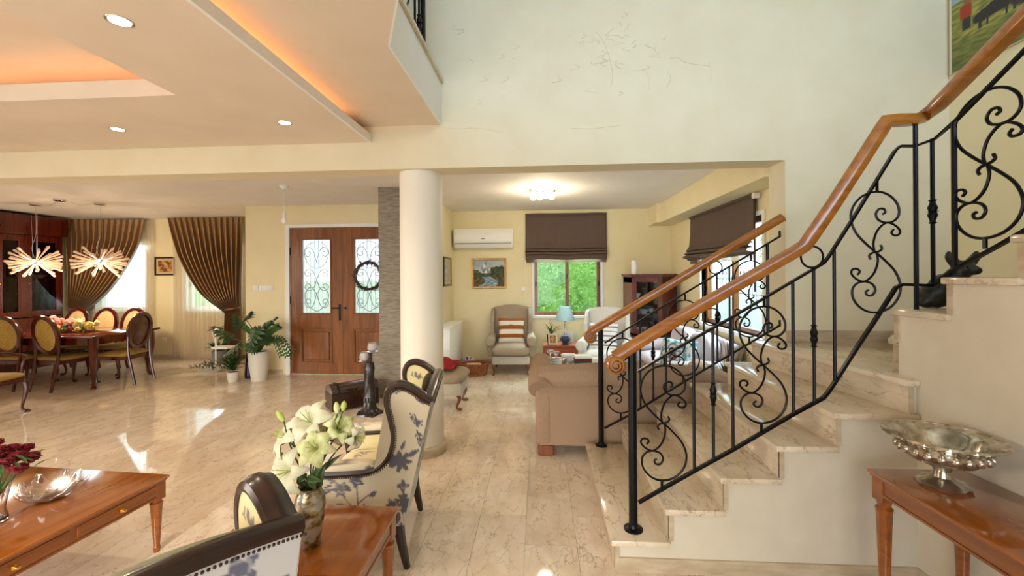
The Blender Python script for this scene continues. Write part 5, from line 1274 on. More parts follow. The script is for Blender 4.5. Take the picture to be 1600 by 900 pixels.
dr.box((0, -.02, .66), (s, 0, kz - .06)).box((wdt - s, -.02, .66), (wdt, 0, kz - .06)).box((0, -.02, .66), (wdt, 0, .72)).box((0, -.02, kz - .12), (wdt, 0, kz - .06))
dd = dr.build('door', 'mahogany_red', cc, smooth=False); MB().box((s, -.012, .72), (wdt - s, -.008, kz - .12)).build('pane', 'window_glass', dd, smooth=False); MB().ball((wdt - .03, -.03, 1.1), .012, 8).build('knob', 'brass', dd)
dd = MB().box((.0, -.02, .08), (wdt, 0, .62)).build('door', 'mahogany_red', cc, smooth=False); MB().ball((wdt - .04, -.03, .4), .012, 8).build('knob', 'brass', dd)
for z in (.95, 1.2): MB().box((.03, .03, z), (wdt, .6, z + .01)).build('shelf', 'mahogany_red', cc, smooth=False)
random.seed(33); nn = 0
for z, sn in ((.661, 'bottom'), (.961, 'middle'), (1.211, 'top')):
    for k, fx in enumerate((.11, .25, .39)):
        key = ('bowl', 'wine_glass', 'cup')[(k + nn) % 3]; o = protos[key].copy(); COL.objects.link(o); o.location = (k0.x + fx * .75 + .055, 6.95 + .2, z + .001); nn += 1
        tag(o, {'bowl': 'porcelain bowl', 'wine_glass': 'stemmed glass', 'cup': 'porcelain cup'}[key] + ' on the ' + sn + ' shelf of the corner cabinet', {'bowl': 'bowl', 'cup': 'cup', 'wine_glass': 'glass'}[key], 'crockery in the corner cabinet')
    nn += 1
q = Vector((P(988.5, 425, Y=7.05).x + .02, 7.03, kz)); ch_ = P(988, 407, Y=7.05).z - kz
r = thing('candle', 'thick white pillar candle on top of the corner cabinet', 'candle', q); MB().lathe([(0, 0), (.042, 0), (.045, .01), (.045, ch_ - .01), (.04, ch_), (0, ch_ - .01)], 20).build('wax', 'cloth_white', r); MB().tube([(0, 0, ch_ - .01), (0, 0, ch_ + .015)], .002, 5).build('wick', 'black_iron', r)
# wall cord to the left of the cabinet
q = P(983, 450, Y=LY); tag(MB().tube([(q.x, LY - .008, 1.6), (q.x, LY - .008, .3)], .004, 6).build('cable', 'plastic_white'), 'thin cable on the back wall left of the corner cabinet', 'cable')

# taupe sofa with its back to the stairs
sx0, sx1 = -.05, 1.70; sy0 = 3.78
sf = thing('sofa', 'taupe rolled-arm sofa standing behind the stairs with its back to the camera', 'sofa', ((sx0 + sx1) / 2, sy0, 0)); hw = (sx1 - sx0) / 2
bk = MB()
def sback(u, v):
    x = (u - .5) * 2 * (hw - .03); crown = -.028 + .05 * math.cos((u - .45) * PI * .95) - .13 * max(0, u - .82) / .18
    a = v * 2 * PI; pr = [(0.0, .10), (0.0, .55), (-.035, .66), (-.02, .75), (.06, .80), (.16, .76), (.2, .66), (.2, .1)]
    i = v * (len(pr) - 1); k = min(int(i), len(pr) - 2); t = i - k; y = pr[k][0] + (pr[k + 1][0] - pr[k][0]) * t; z = pr[k][1] + (pr[k + 1][1] - pr[k][1]) * t
    return Vector((x, y, z + crown * max(0, (z - .3) / .5)))
bk.grid(sback, 40, 40); 
for sg in (0, 1): bk.face([sback(sg, k / 20) for k in range(21)])
bk.build('backrest', 'sofa_taupe', sf, ang=60)
seam = MB().tube([sback(u / 30, .225) + Vector((0, -.004, 0)) for u in range(31)], .004, 5).build('piping', 'sofa_taupe', sf)
for s in (-1, 1):
    am = MB(); X = s * (hw - .07)
    zt_ = .64 if s < 0 else .58
    am.box((X - .07, -.005, .10), (X + .07, .92, zt_ - .04), .03, 3); am.tube([(X - s * -.02, -.01, zt_ - .05), (X + s * .02, .06, zt_), (X + s * .02, .88, zt_), (X + s * .02, .93, zt_)], [.11, .115, .115, .08], 18)
    am.build('armrest', 'sofa_taupe', sf); 
MB().box((-hw + .1, .1, .10), (hw - .1, .9, .30), .02, 2).build('base', 'sofa_taupe', sf)
for k in range(2):
    c_ = MB(); pillow_mb(c_, ((k - .5) * (hw - .15), .55, .38), (hw - .16, .66, .2), e=.25); c_.build('seat_cushion', 'sofa_taupe', sf)
for sx in (-1, 1):
    for sy in (.05, .86): MB().box((sx * (hw - .09) - .07, sy - .04, 0), (sx * (hw - .09) + .07, sy + .04, .10), .01, 1).build('leg', 'walnut_leg', sf)
# lilac sofa along the right wall
s2 = thing('sofa', 'pale lilac sofa along the right wall below the garden window', 'sofa', (1.85, 5.72, 0))
MB().box((-.42, -.85, .08), (.38, .85, .32), .03, 3).build('base', 'sofa_lilac', s2)
b_ = MB(); b_.grid(lambda u, v: Vector((.20 + .12 * v, (u - .5) * 1.6, .30 + .50 * v + .03 * math.cos((u - .5) * PI) * v)), 20, 12); b_.build('backrest', 'sofa_lilac', s2, solid=.18)
for k in range(2):
    c_ = MB(); pillow_mb(c_, (-.08, (k - .5) * .74, .41), (.70, .74, .2), e=.25); c_.build('seat_cushion', 'sofa_lilac', s2)
    c_ = MB(); pillow_mb(c_, (.12, (k - .5) * .72, .66), (.22, .70, .42), Matrix.Rotation(.12, 4, 'Y'), e=.5); c_.build('back_cushion', 'sofa_lilac', s2)
for s in (-1, 1):
    am = MB().box((-.43, s * .88 - .09, .08), (.35, s * .88 + .09, .52), .04, 3).tube([(-.46, s * .88, .52), (-.42, s * .88, .52), (.36, s * .88, .52)], [.09, .115, .115], 16); am.build('armrest', 'sofa_lilac', s2)
for sx in (-.36, .32):
    for sy in (-.8, .8): MB().box((sx - .03, sy - .03, 0), (sx + .03, sy + .03, .08)).build('leg', 'walnut_leg', s2, smooth=False)
def pais(u, v):
    d = math.hypot(u - .5, v - .45); c = (214, 214, 212)
    w = math.sin(d * 42 + 2 * math.sin(6 * math.atan2(v - .45, u - .5)))
    if w > .25 and d < .45: c = (92, 136, 168)
    if d < .12: c = (66, 72, 90)
    if d < .06: c = (190, 130, 100)
    if .3 < d and nz(u, v, 7) > .15: c = (90, 160, 170)
    return c
cp = P(1050, 537, Y=5.2)
cushion('patterned_cushion', 'white cushion with a blue swirl pattern on the lilac sofa', Vector((cp.x + .05, 5.2, .62)), (.46, .42, .14), Matrix.Rotation(-.9, 4, 'Z') @ Matrix.Rotation(math.radians(68), 4, 'X'), pais)
# spiky plant in a yellow-green pot behind the stairs
pp_ = Vector((P(1130, 560, Y=4.15).x + .08, 4.22, 0))
r = thing('potted_plant', 'grassy spiky plant in a yellow-green pot between sofa and stairs', 'plant', pp_)
noisy('pot_olive', (150, 150, 40), (190, 180, 60), (10, 10, 10), .3); noisy('leaf_olive', (78, 74, 34), (120, 112, 62), (20, 20, 20), .6)
pot(MB(), .11, .15, .56).build('pot', 'pot_olive', r); MB().lathe([(0, 0), (.13, 0), (.13, .01), (0, .01)], 20, (0, 0, .53)).build('soil', 'soil', r)
random.seed(8)
for k in range(46):
    a = random.uniform(0, 2 * PI); L = random.uniform(.25, .5); q = random.uniform(.3, 1.0)
    MB().grid(leaf_pts((.03 * math.cos(a), .03 * math.sin(a), .54), (.3 * q * math.cos(a), .22 * q * math.sin(a), .54 + L * (1.15 - .6 * q)), .016, curl=.06), 3, 6).build('leaf', 'leaf_olive', r)
# ================================================================ FOREGROUND
INK = (84, 82, 96); INK2 = (60, 56, 80); CREAM = (198, 186, 160)
def rose(x, z, cx, cz, R, n=5):
    d = math.hypot(x - cx, z - cz); a = math.atan2(z - cz, x - cx)
    rr_ = R * (.78 + .22 * math.cos(n * a)); 
    if d > rr_: return 0
    return 1 if math.sin(d / R * 9 + a) < .72 or d < R * .2 else .45
def star(x, z, cx, cz, R, n=6, ph=0):
    d = math.hypot(x - cx, z - cz); a = math.atan2(z - cz, x - cx) + ph
    return 1 if d < R * (.45 + .55 * abs(math.cos(n / 2 * a))) else 0
def leafp(x, z, cx, cz, L, w, ang):
    dx, dz_ = x - cx, z - cz; u = dx * math.cos(ang) + dz_ * math.sin(ang); v = -dx * math.sin(ang) + dz_ * math.cos(ang); u /= L
    return 1 if 0 < u < 1 and abs(v) < w * math.sin(PI * u) else 0
def seg(x, z, a, b, w):
    vx, vz = b[0] - a[0], b[1] - a[1]; t = max(0, min(1, ((x - a[0]) * vx + (z - a[1]) * vz) / (vx * vx + vz * vz)))
    return 1 if math.hypot(x - a[0] - t * vx, z - a[1] - t * vz) < w else 0
def spray(x, z, cx, cz, s, ang):
    k = seg(x, z, (cx, cz), (cx + s * math.cos(ang), cz + s * math.sin(ang)), .0025)
    for q in range(5):
        t = .2 + .18 * q; px_, pz_ = cx + s * t * math.cos(ang), cz + s * t * math.sin(ang)
        for sg in (-1, 1): k = max(k, leafp(x, z, px_, pz_, s * .32, s * .06, ang + sg * .9))
    return k
def bouquet(x, z, cx, cz, s=1):
    k = 0
    k = max(k, rose(x, z, cx, cz + .12 * s, .042 * s), .8 * rose(x, z, cx + .085 * s, cz + .075 * s, .045 * s, 6), .7 * rose(x, z, cx + .13 * s, cz + .13 * s, .026 * s))
    for (a, b) in (((0, .1), (-.01, -.1)), ((.08, .05), (-.01, -.06)), ((-.01, 0), (-.06, .04)), ((.02, -.02), (.09, .0))): k = max(k, seg(x, z, (cx + a[0] * s, cz + a[1] * s), (cx + b[0] * s, cz + b[1] * s), .003 * s))
    for (a, b, g) in ((-.06, .03, 2.6), (-.01, -.05, 2.2), (.0, -.06, .5), (.07, .0, -.4), (.03, .06, .9), (-.02, -.1, -2.6)): k = max(k, leafp(x, z, cx + a * s, cz + b * s, .055 * s, .013 * s, g))
    return k
def side_print(x, y, z):
    k = max(spray(x, z, .06, .965, .08, PI - .5), rose(x, z, -.085, .80, .024), spray(x, z, -.04, .855, .07, -2.2), spray(x, z, -.075, .765, .08, -1.9), leafp(x, z, -.07, .93, .07, .014, 3.5))
    k = max(k, star(x, z, .01, .60, .06, 7, .4), star(x, z, .05, .61, .045, 5), leafp(x, z, -.02, .62, .08, .014, 2.6), leafp(x, z, .01, .66, .06, .01, 2.0))
    k = max(k, bouquet(x, z, .24, .39, 1.0), rose(x, z, .0, .47, .035, 4), star(x, z, -.0, .39, .04, 6), leafp(x, z, 0, .44, .12, .02, -1.7), rose(x, z, .055, .37, .04, 6), leafp(x, z, .02, .33, .08, .02, -1.2), bouquet(x, z, .0, .28, .5), spray(x, z, .36, .50, .09, -.8))
    return mixc(CREAM, INK, k * .95)
def lamplit_inner_print(x, y, z):
    c = (226, 212, 164); k = max(spray(x, z, -.04, .90, .08, .4), spray(x, z, .0, .62, .09, .1), leafp(x, z, .16, .50, .08, .01, .9), leafp(x, z, .0, .80, .06, .012, 1.2))  # yellowish base: warm lamp light painted into the inner fabric, under the printed sprays
    return mixc(c, INK, k * .7)
def back_print(x, y, z):
    k = 0
    for (cy, cz, s) in ((-.18, .72, 1.3), (.10, .56, 1.4), (-.2, .40, 1.1), (.2, .82, 1.0)): k = max(k, bouquet(y, z, cy, cz, s), star(y, z, cy - .04, cz - .02, .06 * s, 6, .3))
    k = max(k, leafp(y, z, -.05, .84, .16, .03, -.6), leafp(y, z, .02, .74, .16, .025, 2.4))
    return mixc((184, 184, 184), (84, 86, 106), k)
def seat_print(x, y, z):
    k = max(bouquet(x, y, .12, .02, 1.0), spray(x, y, .3, -.15, .12, 1.0))
    return mixc((232, 218, 170), (128, 112, 110), k * .8)  # seat base holds the same painted lamp warmth
def arm_print(x, y, z): return mixc((224, 212, 182), (128, 110, 110), max(0, min(1, (nz(x, y, 22) + nz(z, x, 17) - .35) * 5)))
vcol('floral_fabric', .85, sheen=.2)
TOP = [(-.150, .915), (-.10, .945), (-.045, .985), (.02, 1.007), (.070, .985), (.088, .92), (.068, .82), (.055, .72), (.085, .62), (.16, .560), (.30, .548), (.44, .548)]
def floral_chair(label, loc, rz):
    r = thing('floral_armchair', label, 'armchair', loc, rz)
    W2 = .335; tc = catmull([(x, 0, z) for x, z in TOP], 8)
    def tpos(u):
        # by arc length
        i = u * (len(tc) - 1); k = min(int(i), len(tc) - 2); return tc[k].lerp(tc[k + 1], i - k)
    def botp(u): return Vector((-.0 + .45 * u, 0, .255))
    def side(u, v, y, bulge=0.0):
        p = botp(u ** 1.0).lerp(tpos(u), v); return Vector((p.x, y + bulge * math.sin(PI * u) * math.sin(PI * v), p.z))
    prof = [(-.040, -.016), (.040, -.016), (.043, -.004), (.036, .010), (.020, .014), (.010, .020), (-.010, .020), (-.020, .014), (-.036, .010), (-.043, -.004)]
    for s in (-1, 1):
        o = MB().grid(lambda u, v: side(u, v, s * W2, s * .006), 110, 90).build('side_panel', 'floral_fabric', r); paint(o, side_print)
        o = MB().grid(lambda u, v: side(u, .15 + .85 * v, s * (W2 - .065), -s * .012), 80, 70).build('inner_panel', 'floral_fabric', r); paint(o, lamplit_inner_print)
        fr = [Vector((p.x, s * (W2 - .033), p.z)) for p in tc] + [Vector((.465, s * (W2 - .033), .54)), Vector((.475, s * (W2 - .033), .51)), Vector((.465, s * (W2 - .033), .45)), Vector((.455, s * (W2 - .033), .38)), Vector((.46, s * (W2 - .033), .27))]
        fr = [p for i, p in enumerate(fr) if i == 0 or (p - fr[i - 1]).length > 1e-4]
        # keep the moulding's broad face square to the side panel
        mbf = MB(); rings = []
        for i, p in enumerate(fr):
            t = (fr[min(i + 1, len(fr) - 1)] - fr[max(i - 1, 0)]).normalized(); n_ = Vector((0, 1, 0)).cross(t) * -1; n_ = n_ if True else n_
            rings.append([mbf.v(p + Vector((0, 1, 0)) * q[0] + n_ * q[1]) for q in prof])
        for A, B in zip(rings, rings[1:]):
            for k in range(len(prof)): mbf.bm.faces.new((A[k], A[(k + 1) % len(prof)], B[(k + 1) % len(prof)], B[k]))
        mbf.bm.faces.new(rings[0]); mbf.bm.faces.new(list(reversed(rings[-1])))
        mbf.build('wing_frame', 'walnut', r)
        nl = MB(); acc = 0
        for a, b in zip(fr, fr[1:]):
            L = (b - a).length; t = (b - a).normalized(); n_ = Vector((0, 1, 0)).cross(t) * -1
            while acc < L:
                q = a + t * acc - n_ * .021; nl.ball((q.x, s * (W2 + .006), q.z), .0045, 6); acc += .0115
            acc -= L
        nl.build('nail_trim', 'walnut', r, kind='stuff')
        pd = MB(); pillow_mb(pd, (.30, s * (W2 - .035), .575), (.30, .075, .055), e=.3); o = pd.build('arm_pad', 'floral_fabric', r); paint(o, arm_print)
        cab_leg(MB(), .43, s * .28, 0, .27, 1, s * .3, .03).build('leg', 'walnut', r)
        P_ = catmull([(.035, s * .29, .27), (.025, s * .29, .18), (.005, s * .29, .08), (-.012, s * .29, 0)], 4); MB().tube(P_, [.034 - .016 * i / (len(P_) - 1) for i in range(len(P_))], 8).build('leg', 'walnut', r)
    crown = lambda y: .045 * math.cos(PI * y / .72)
    def bkf(u, v, off):
        y = (u - .5) * 2 * (W2 - .002); z = .255 + (.925 + crown(y) - .255) * v; x = .0 - .155 * v ** 1.15 + off
        return Vector((x - .012 * math.cos(PI * y / .7) * (1 if off < .02 else -2), y, z))
    o = MB().grid(lambda u, v: bkf(u, v, 0), 90, 90).build('back_panel', 'floral_fabric', r); paint(o, back_print)
    o = MB().grid(lambda u, v: bkf(.06 + .88 * u, .2 + .8 * v, .055), 50, 60).build('inner_back', 'floral_fabric', r); paint(o, lambda x, y, z: mixc((228, 214, 168), INK, .7 * max(bouquet(y, z, 0, .68, 1.1), spray(y, z, -.1, .9, .1, .3))))  # inner back: lamp warmth painted into the base colour
    cr = [bkf(u / 30, 1, .018) for u in range(31)]
    MB().sweep(cr, [(-.026, -.018), (.026, -.018), (.028, -.004), (.022, .012), (.010, .020), (-.010, .020), (-.022, .012), (-.028, -.004)]).build('crest_rail', 'walnut', r)
    nl = MB(); n = 56
    for k in range(n + 1): q = bkf(k / n, 1, 0) + Vector((-.012, 0, -.024)); nl.ball(q, .0045, 6)
    nl.build('nail_trim', 'walnut', r, kind='stuff')
    MB().box((.0, -.31, .25), (.455, .31, .31), .01, 1).build('seat_frame', 'walnut', r)
    sc = MB(); pillow_mb(sc, (.24, 0, .39), (.47, .54, .17), e=.25, n=30); o = sc.build('seat_cushion', 'floral_fabric', r); paint(o, seat_print)
    return r
n1, n2 = P(632, 890, Z=0), P(655, 795, Z=0)
d_ = n2 - n1; ang1 = math.atan2(d_.y, d_.x) + PI / 2
ch1 = floral_chair('floral wing armchair with walnut frame beyond the side table, seen from its side', ((n1 + n2) / 2) + Vector((.0, .0, 0)), ang1)
A_ = P(470, 806, Z=.95); ang2 = math.radians(148)
lc_ = Vector((-.15, -.33, 0)); off = rotz(ang2) @ lc_
ch2 = dup(ch1, Vector((A_.x - off.x, A_.y - off.y, 0)), ang2, 'floral wing armchair at the bottom edge, nearest the camera, seen from behind')

def fluted_leg(mb, x, y, z1, z0=0, w=.026):
    mb.box((x - w, y - w, z1 - .10), (x + w, y + w, z1))
    H_ = z1 - .10 - z0
    mb.lathe([(w * .5, z0), (w * .55, z0 + .01), (w * .62, z0 + .03), (w * .52, z0 + .035), (w * 1.0, z0 + H_ * .9), (w * 1.12, z0 + H_ * .94), (w * .8, z0 + H_ * .96), (w * 1.0, z0 + H_)], 32, (x, y, 0), wob=lambda a, r_, z: 1 - .09 * (math.cos(8 * a) > .2) * (z0 + .05 < z < z0 + H_ * .95)); return mb
def wood_table(name, label, loc, rz, hx, hy, H_, apron=.10, drawers=(), top_m='cherry_top', body='cherry', over=.02):
    r = thing(name, label, 'table', loc, rz)
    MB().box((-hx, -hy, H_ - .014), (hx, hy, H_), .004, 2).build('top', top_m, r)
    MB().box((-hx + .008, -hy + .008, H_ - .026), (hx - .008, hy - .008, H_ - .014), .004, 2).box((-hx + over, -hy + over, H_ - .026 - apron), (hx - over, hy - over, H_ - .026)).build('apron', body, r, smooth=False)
    MB().box((-hx + over - .004, -hy + over - .004, H_ - .026 - apron), (hx - over + .004, hy - over + .004, H_ - .026 - apron + .01)).build('apron_moulding', body, r, smooth=False)
    for sx in (-1, 1):
        for sy in (-1, 1): fluted_leg(MB(), sx * (hx - over - .025), sy * (hy - over - .025), H_ - .026, w=.030).build('leg', body, r)
    for (y0, y1) in drawers:
        X = hx - over; d_ = MB().box((X, y0, H_ - .026 - apron + .018), (X + .006, y1, H_ - .036), .002, 1).build('drawer', body, r, smooth=False)
        MB().box((X + .006, y0 + .012, H_ - .026 - apron + .03), (X + .007, y1 - .012, H_ - .048)).build('drawer_panel', body, d_, smooth=False)
        ym = (y0 + y1) / 2; zm_ = H_ - .026 - apron / 2; MB().lathe([(0, 0), (.012, 0), (.012, .003), (.005, .005), (.005, .012), (.010, .018), (.008, .024), (0, .025)], 14).xf(Matrix.Translation((X + .007, ym, zm_)) @ Matrix.Rotation(PI / 2, 4, 'Y')).build('knob', 'brass', d_)
    return r
# low coffee table, lower left
HC = .43; c0 = P(266, 741, Z=HC); rzc = math.radians(-3.5)
hxc, hyc = .68, .80
o_ = rotz(rzc) @ Vector((hxc, hyc, 0))
wood_table('coffee_table', 'glossy cherry coffee table with two drawers at the lower left', (c0.x - o_.x, c0.y - o_.y, 0), rzc, hxc, hyc, HC, .085, ((.325, .738), (-.125, .295), (-.60, -.155)))
# side table between the armchairs
HS = .48; t0 = P(625, 791, Z=HS); t1 = P(366, 836, Z=HS)
hxs = (t0.x - t1.x) / 2 + .02; hys = (t0.y - 1.55) / 2
wood_table('side_table', 'cherry side table carrying the vase of lilies between the floral armchairs', (t0.x - hxs, t0.y - hys, 0), 0, hxs, hys, HS, .07)
# console table at the right wall
HK = .69; k0_ = P(1353, 731, Z=HK)
hxk = (1.915 - k0_.x) / 2; hyk = .62
kt = wood_table('console_table', 'cherry console table against the white stair wall at the lower right', (k0_.x + hxk, k0_.y - hyk, 0), 0, hxk, hyk, HK, .07)

# silver footed bowl
noisy('silver_glass', (160, 150, 130), (222, 216, 204), (20, 20, 20), .12, metal=.85)
bp_ = P(1493, 757, Z=HK)
bw_ = thing('footed_bowl', 'silvery glass footed bowl on the console table', 'bowl', (min(bp_.x, 1.70), bp_.y, HK))
rc_s = .195
MB().lathe([(0, 0), (.085, 0), (.09, .008), (.075, .018), (.05, .026), (.035, .035), (.028, .06), (.035, .075), (.06, .085)], 40, wob=lambda a, r_, z: 1 + .06 * math.cos(8 * a) * (z < .03)).build('foot', 'silver_glass', bw_)
MB().lathe([(0, .078), (.05, .082), (.11, .105), (.145, .135), (.15, .15), (.142, .165), (.15, .175), (.175, .19), (.195, .20), (.193, .208), (.165, .198), (.14, .178), (.13, .15), (.10, .12), (.04, .095), (0, .092)], 64, wob=lambda a, r_, z: 1 + .02 * math.cos(32 * a) * (z > .185)).build('cup', 'silver_glass', bw_)
MB().lathe([(.19, .198), (.199, .203), (.195, .211), (.187, .207), (.19, .198)], 64, wob=lambda a, r_, z: 1 + .012 * math.cos(48 * a)).build('rim', 'silver_glass', bw_)
bead = MB().ball((.146, 0, .148), (.014, .016, .018), 10).build('bead', 'silver_glass', bw_)
for k in range(1, 22): o = bead.copy(); COL.objects.link(o); o.parent = bw_; o.rotation_euler = (0, 0, k * 2 * PI / 22)

# crystal leaf dish and red flowers on the coffee table
mat('crystal_clear', (250, 250, 252), .02, trans=1.0, ior=1.5)
gp = P(73, 782, Z=HC); gd = thing('crystal_dish', 'clear crystal leaf-shaped dish on the coffee table', 'dish', (gp.x, gp.y + .02, HC))
MB().lathe([(0, .0), (.05, .0), (.06, .006), (.05, .014), (0, .012)], 28).build('base', 'crystal_clear', gd)
for k in range(9):
    a = k * 2 * PI / 9; L = .145 + .02 * math.sin(k * 2.1)
    o = MB().grid(lambda u, v: rotz(a) @ Vector((.02 + L * v * (1 - .12 * v), (u - .5) * .095 * math.sin(PI * min(1, .15 + .85 * v) ** .9) * 1.1, .008 + .075 * v ** 2.0 + .022 * abs(u - .5) * 2 * v + .008 * math.sin(v * 16) * v)), 9, 14).build('leaf_lobe', 'crystal_thin', gd, solid=.006)
rp_ = P(-8, 815, Z=HC); rv = thing('flower_vase', 'glass vase of dark red carnations cut by the left frame edge', 'flowers', (rp_.x, rp_.y, HC))
MB().lathe([(0, 0), (.04, 0), (.045, .01), (.035, .06), (.05, .14), (.055, .17), (.05, .17), (.03, .06), (.035, .015), (0, .012)], 28).build('vase', 'crystal_clear', rv)
noisy('carnation_red', (86, 4, 18), (134, 12, 32), (60, 60, 60), .8); noisy('carnation_white', (214, 206, 186), (232, 226, 210), (50, 50, 50), .8)
random.seed(17)
def carnation(c, R, m_, par):
    mb = MB(); c = Vector(c)
    for k in range(16):
        a = k * 2.4; el = .2 + 1.2 * (k / 16); d = Vector((math.cos(a) * math.cos(el), math.sin(a) * math.cos(el), math.sin(el) * .9)); s = d.cross(Vector((0, 0, 1))).normalized() if abs(d.z) < .99 else Vector((1, 0, 0))
        n_ = s.cross(d)
        mb.grid(lambda u, v: c + d * R * v + s * (u - .5) * 1.3 * R * v + n_ * R * .12 * math.sin(u * 14 + k) * v, 7, 3)
    mb.ball(c + Vector((0, 0, R * .1)), R * .55, 8)
    mb.build('flower', m_, par, solid=.002)
st2 = MB()
for k in range(24):
    a = k * 2.39; rr_ = .15 * math.sqrt((k + .5) / 24); z = .33 - 1.6 * rr_ ** 1.6 + random.uniform(-.03, .04)
    c_ = (rr_ * math.cos(a), rr_ * math.sin(a), z); carnation(c_, random.uniform(.026, .036), 'carnation_white' if k in (7, 12, 18) else 'carnation_red', rv)
    st2.tube([(0, 0, .1), (c_[0] * .7, c_[1] * .7, c_[2] - .03)], .003, 4)
st2.build('stems', 'stem_green', rv)
lf = MB()
for k in range(26):
    a = random.uniform(0, 6.28); b_ = Vector((.12 * math.cos(a), .12 * math.sin(a), random.uniform(.15, .34))); lf.grid(leaf_pts(b_, b_ + Vector((.07 * math.cos(a), .07 * math.sin(a), random.uniform(-.04, .05))), .016), 3, 4)
lf.build('leaves', 'leaf_mid', rv, kind='stuff')

# vase of lilies
vp = P(485, 852, Z=HS); vs = thing('lily_vase', 'mottled mirrored glass vase of white lilies on the side table', 'flowers', (vp.x, vp.y, HS))
m_ = mat('mercury_glass', (170, 165, 150), .25, .55); ns, ls, b = nodes(m_)
vo = ns.new('ShaderNodeTexVoronoi'); vo.inputs['Scale'].default_value = 75; ls.new(coords(ns, ls), vo.inputs['Vector'])
n3 = ns.new('ShaderNodeTexNoise'); n3.inputs['Scale'].default_value = 22; n3.inputs['Detail'].default_value = 5; ls.new(coords(ns, ls), n3.inputs['Vector'])
rr1 = ramp(ns, [(.46, (176, 176, 166)), (.56, (150, 128, 84)), (.66, (56, 46, 30))]); ls.new(n3.outputs[0], rr1.inputs[0]); ls.new(rr1.outputs[0], b.inputs['Base Color'])
bp2 = ns.new('ShaderNodeBump'); bp2.inputs['Strength'].default_value = .25; bp2.inputs['Distance'].default_value = .004; ls.new(vo.outputs[0], bp2.inputs['Height']); ls.new(bp2.outputs[0], b.inputs['Normal'])
vh = .245
MB().lathe([(0, 0), (.036, 0), (.040, .006), (.044, .05), (.054, .11), (.060, .165), (.058, .20), (.047, .225), (.044, .235), (.050, vh), (.045, vh), (.040, .232), (.05, .2), (.05, .15), (.03, .03), (0, .02)], 40).build('vase', 'mercury_glass', vs)
m_ = mat('lily_petal', (218, 211, 180), .55, sheen=.2); m_.node_tree.nodes['Principled BSDF'].inputs['Subsurface Weight'].default_value = .15
noisy('lily_petal_green', (184, 192, 128), (216, 216, 168), (30, 30, 30), .55); noisy('lily_leaf', (30, 58, 22), (60, 88, 40), (20, 20, 20), .4); mat('bud_green', (176, 188, 96), .5); mat('anther', (176, 140, 80), .8)
def lily(px, py, yy, face, R0, name='flower', m_='lily_petal', openness=1.0, twist=0):
    R = R0 * 1.12; c = P(px, py, Y=yy) - vs.location; f = Vector(face).normalized(); a1 = f.orthogonal().normalized(); a2 = f.cross(a1)
    fo = None; allp = MB()
    for k in range(6):
        a = k * PI / 3 + twist; d = a1 * math.cos(a) + a2 * math.sin(a); s = f.cross(d); wd = R * (.70 if k % 2 else .52); RR = R * (1.0 if k % 2 else 1.06)
        def g(u, v):
            t = v; w_ = wd * math.sin(PI * (t * .93 + .05)) ** .8; o_ = (u - .5)
            rad = RR * (t ** 1.15) * openness; hgt = RR * (.55 * math.sin(min(1, t * 1.25) * PI / 2) - .5 * max(0, t - .55) ** 1.3 * 2.2 * openness) * (1.35 - .35 * openness)
            return c + d * rad + f * (hgt - RR * .35 + .10 * R * math.cos(o_ * 2 * PI) * (t) * .5 + .02 * R * math.sin(t * 9 + k)) + s * o_ * w_
        allp.grid(g, 9, 14)
    fo = allp.build(name, m_, vs, solid=.0012)
    if openness > .5:
        sm_ = MB(); an = MB()
        for k in range(6):
            a = k * PI / 3 + .5; d = a1 * math.cos(a) + a2 * math.sin(a); e = c + d * R * .22 + f * R * .45; sm_.tube([c - f * R * .2, e], .0012, 4); an.ball(e, (.0018, .0018, .0038), 6)
        sm_.tube([c - f * R * .2, c + f * R * .55], .002, 5); sm_.build('stamens', 'bud_green', fo); an.build('anthers', 'anther', fo)
    nk = Vector((0, 0, vh - .02)); b_ = c - f * R * .35
    MB().tube(catmull([nk, nk.lerp(b_, .5) + Vector((0, 0, .02)), b_], 6), .0035, 6).build('stem', 'lily_leaf', vs)
    return fo
yv = vp.y
lily(482, 657, yv + .00, (-.1, -.75, .75), .088, twist=.3)
lily(445, 682, yv + .00, (-.7, -.5, .55), .082, twist=.2)
lily(446, 738, yv - .06, (-.35, -.92, .15), .092, twist=.5)
lily(492, 700, yv - .08, (.1, -.85, .55), .078, m_='lily_petal_green', twist=.1, openness=.9)
lily(532, 668, yv + .00, (.5, -.6, .7), .074, m_='lily_petal_green', twist=.4, openness=.8)
lily(510, 672, yv + .04, (.2, -.5, .5), .075, twist=.7)
lily(556, 684, yv + .02, (.85, -.3, -.15), .070, twist=.2, openness=.7)
for (x, y, ax, L, m_) in ((438, 650, (-.55, 0, .8), .055, 'bud_green'), (526, 637, (-.1, 0, 1), .050, 'lily_petal_green'), (537, 634, (.15, 0, 1), .042, 'bud_green'), (437, 710, (-.5, -.3, .6), .04, 'bud_green')):
    c = P(x, y, Y=yv) - vs.location; ax = Vector(ax).normalized(); q = ax.to_track_quat('Z', 'Y').to_matrix().to_4x4()
    b_ = MB().lathe([(0, -L / 2), (.007, -L * .45), (.0125, -L * .1), (.010, L * .25), (.004, L * .45), (0, L / 2)], 12); b_.xf(Matrix.Translation(c) @ q).build('bud', m_, vs)
    MB().tube(catmull([Vector((0, 0, vh)), Vector((c.x * .6, c.y, (vh + c.z) / 2)), c - ax * L / 2], 6), .003, 6).build('stem', 'lily_leaf', vs)
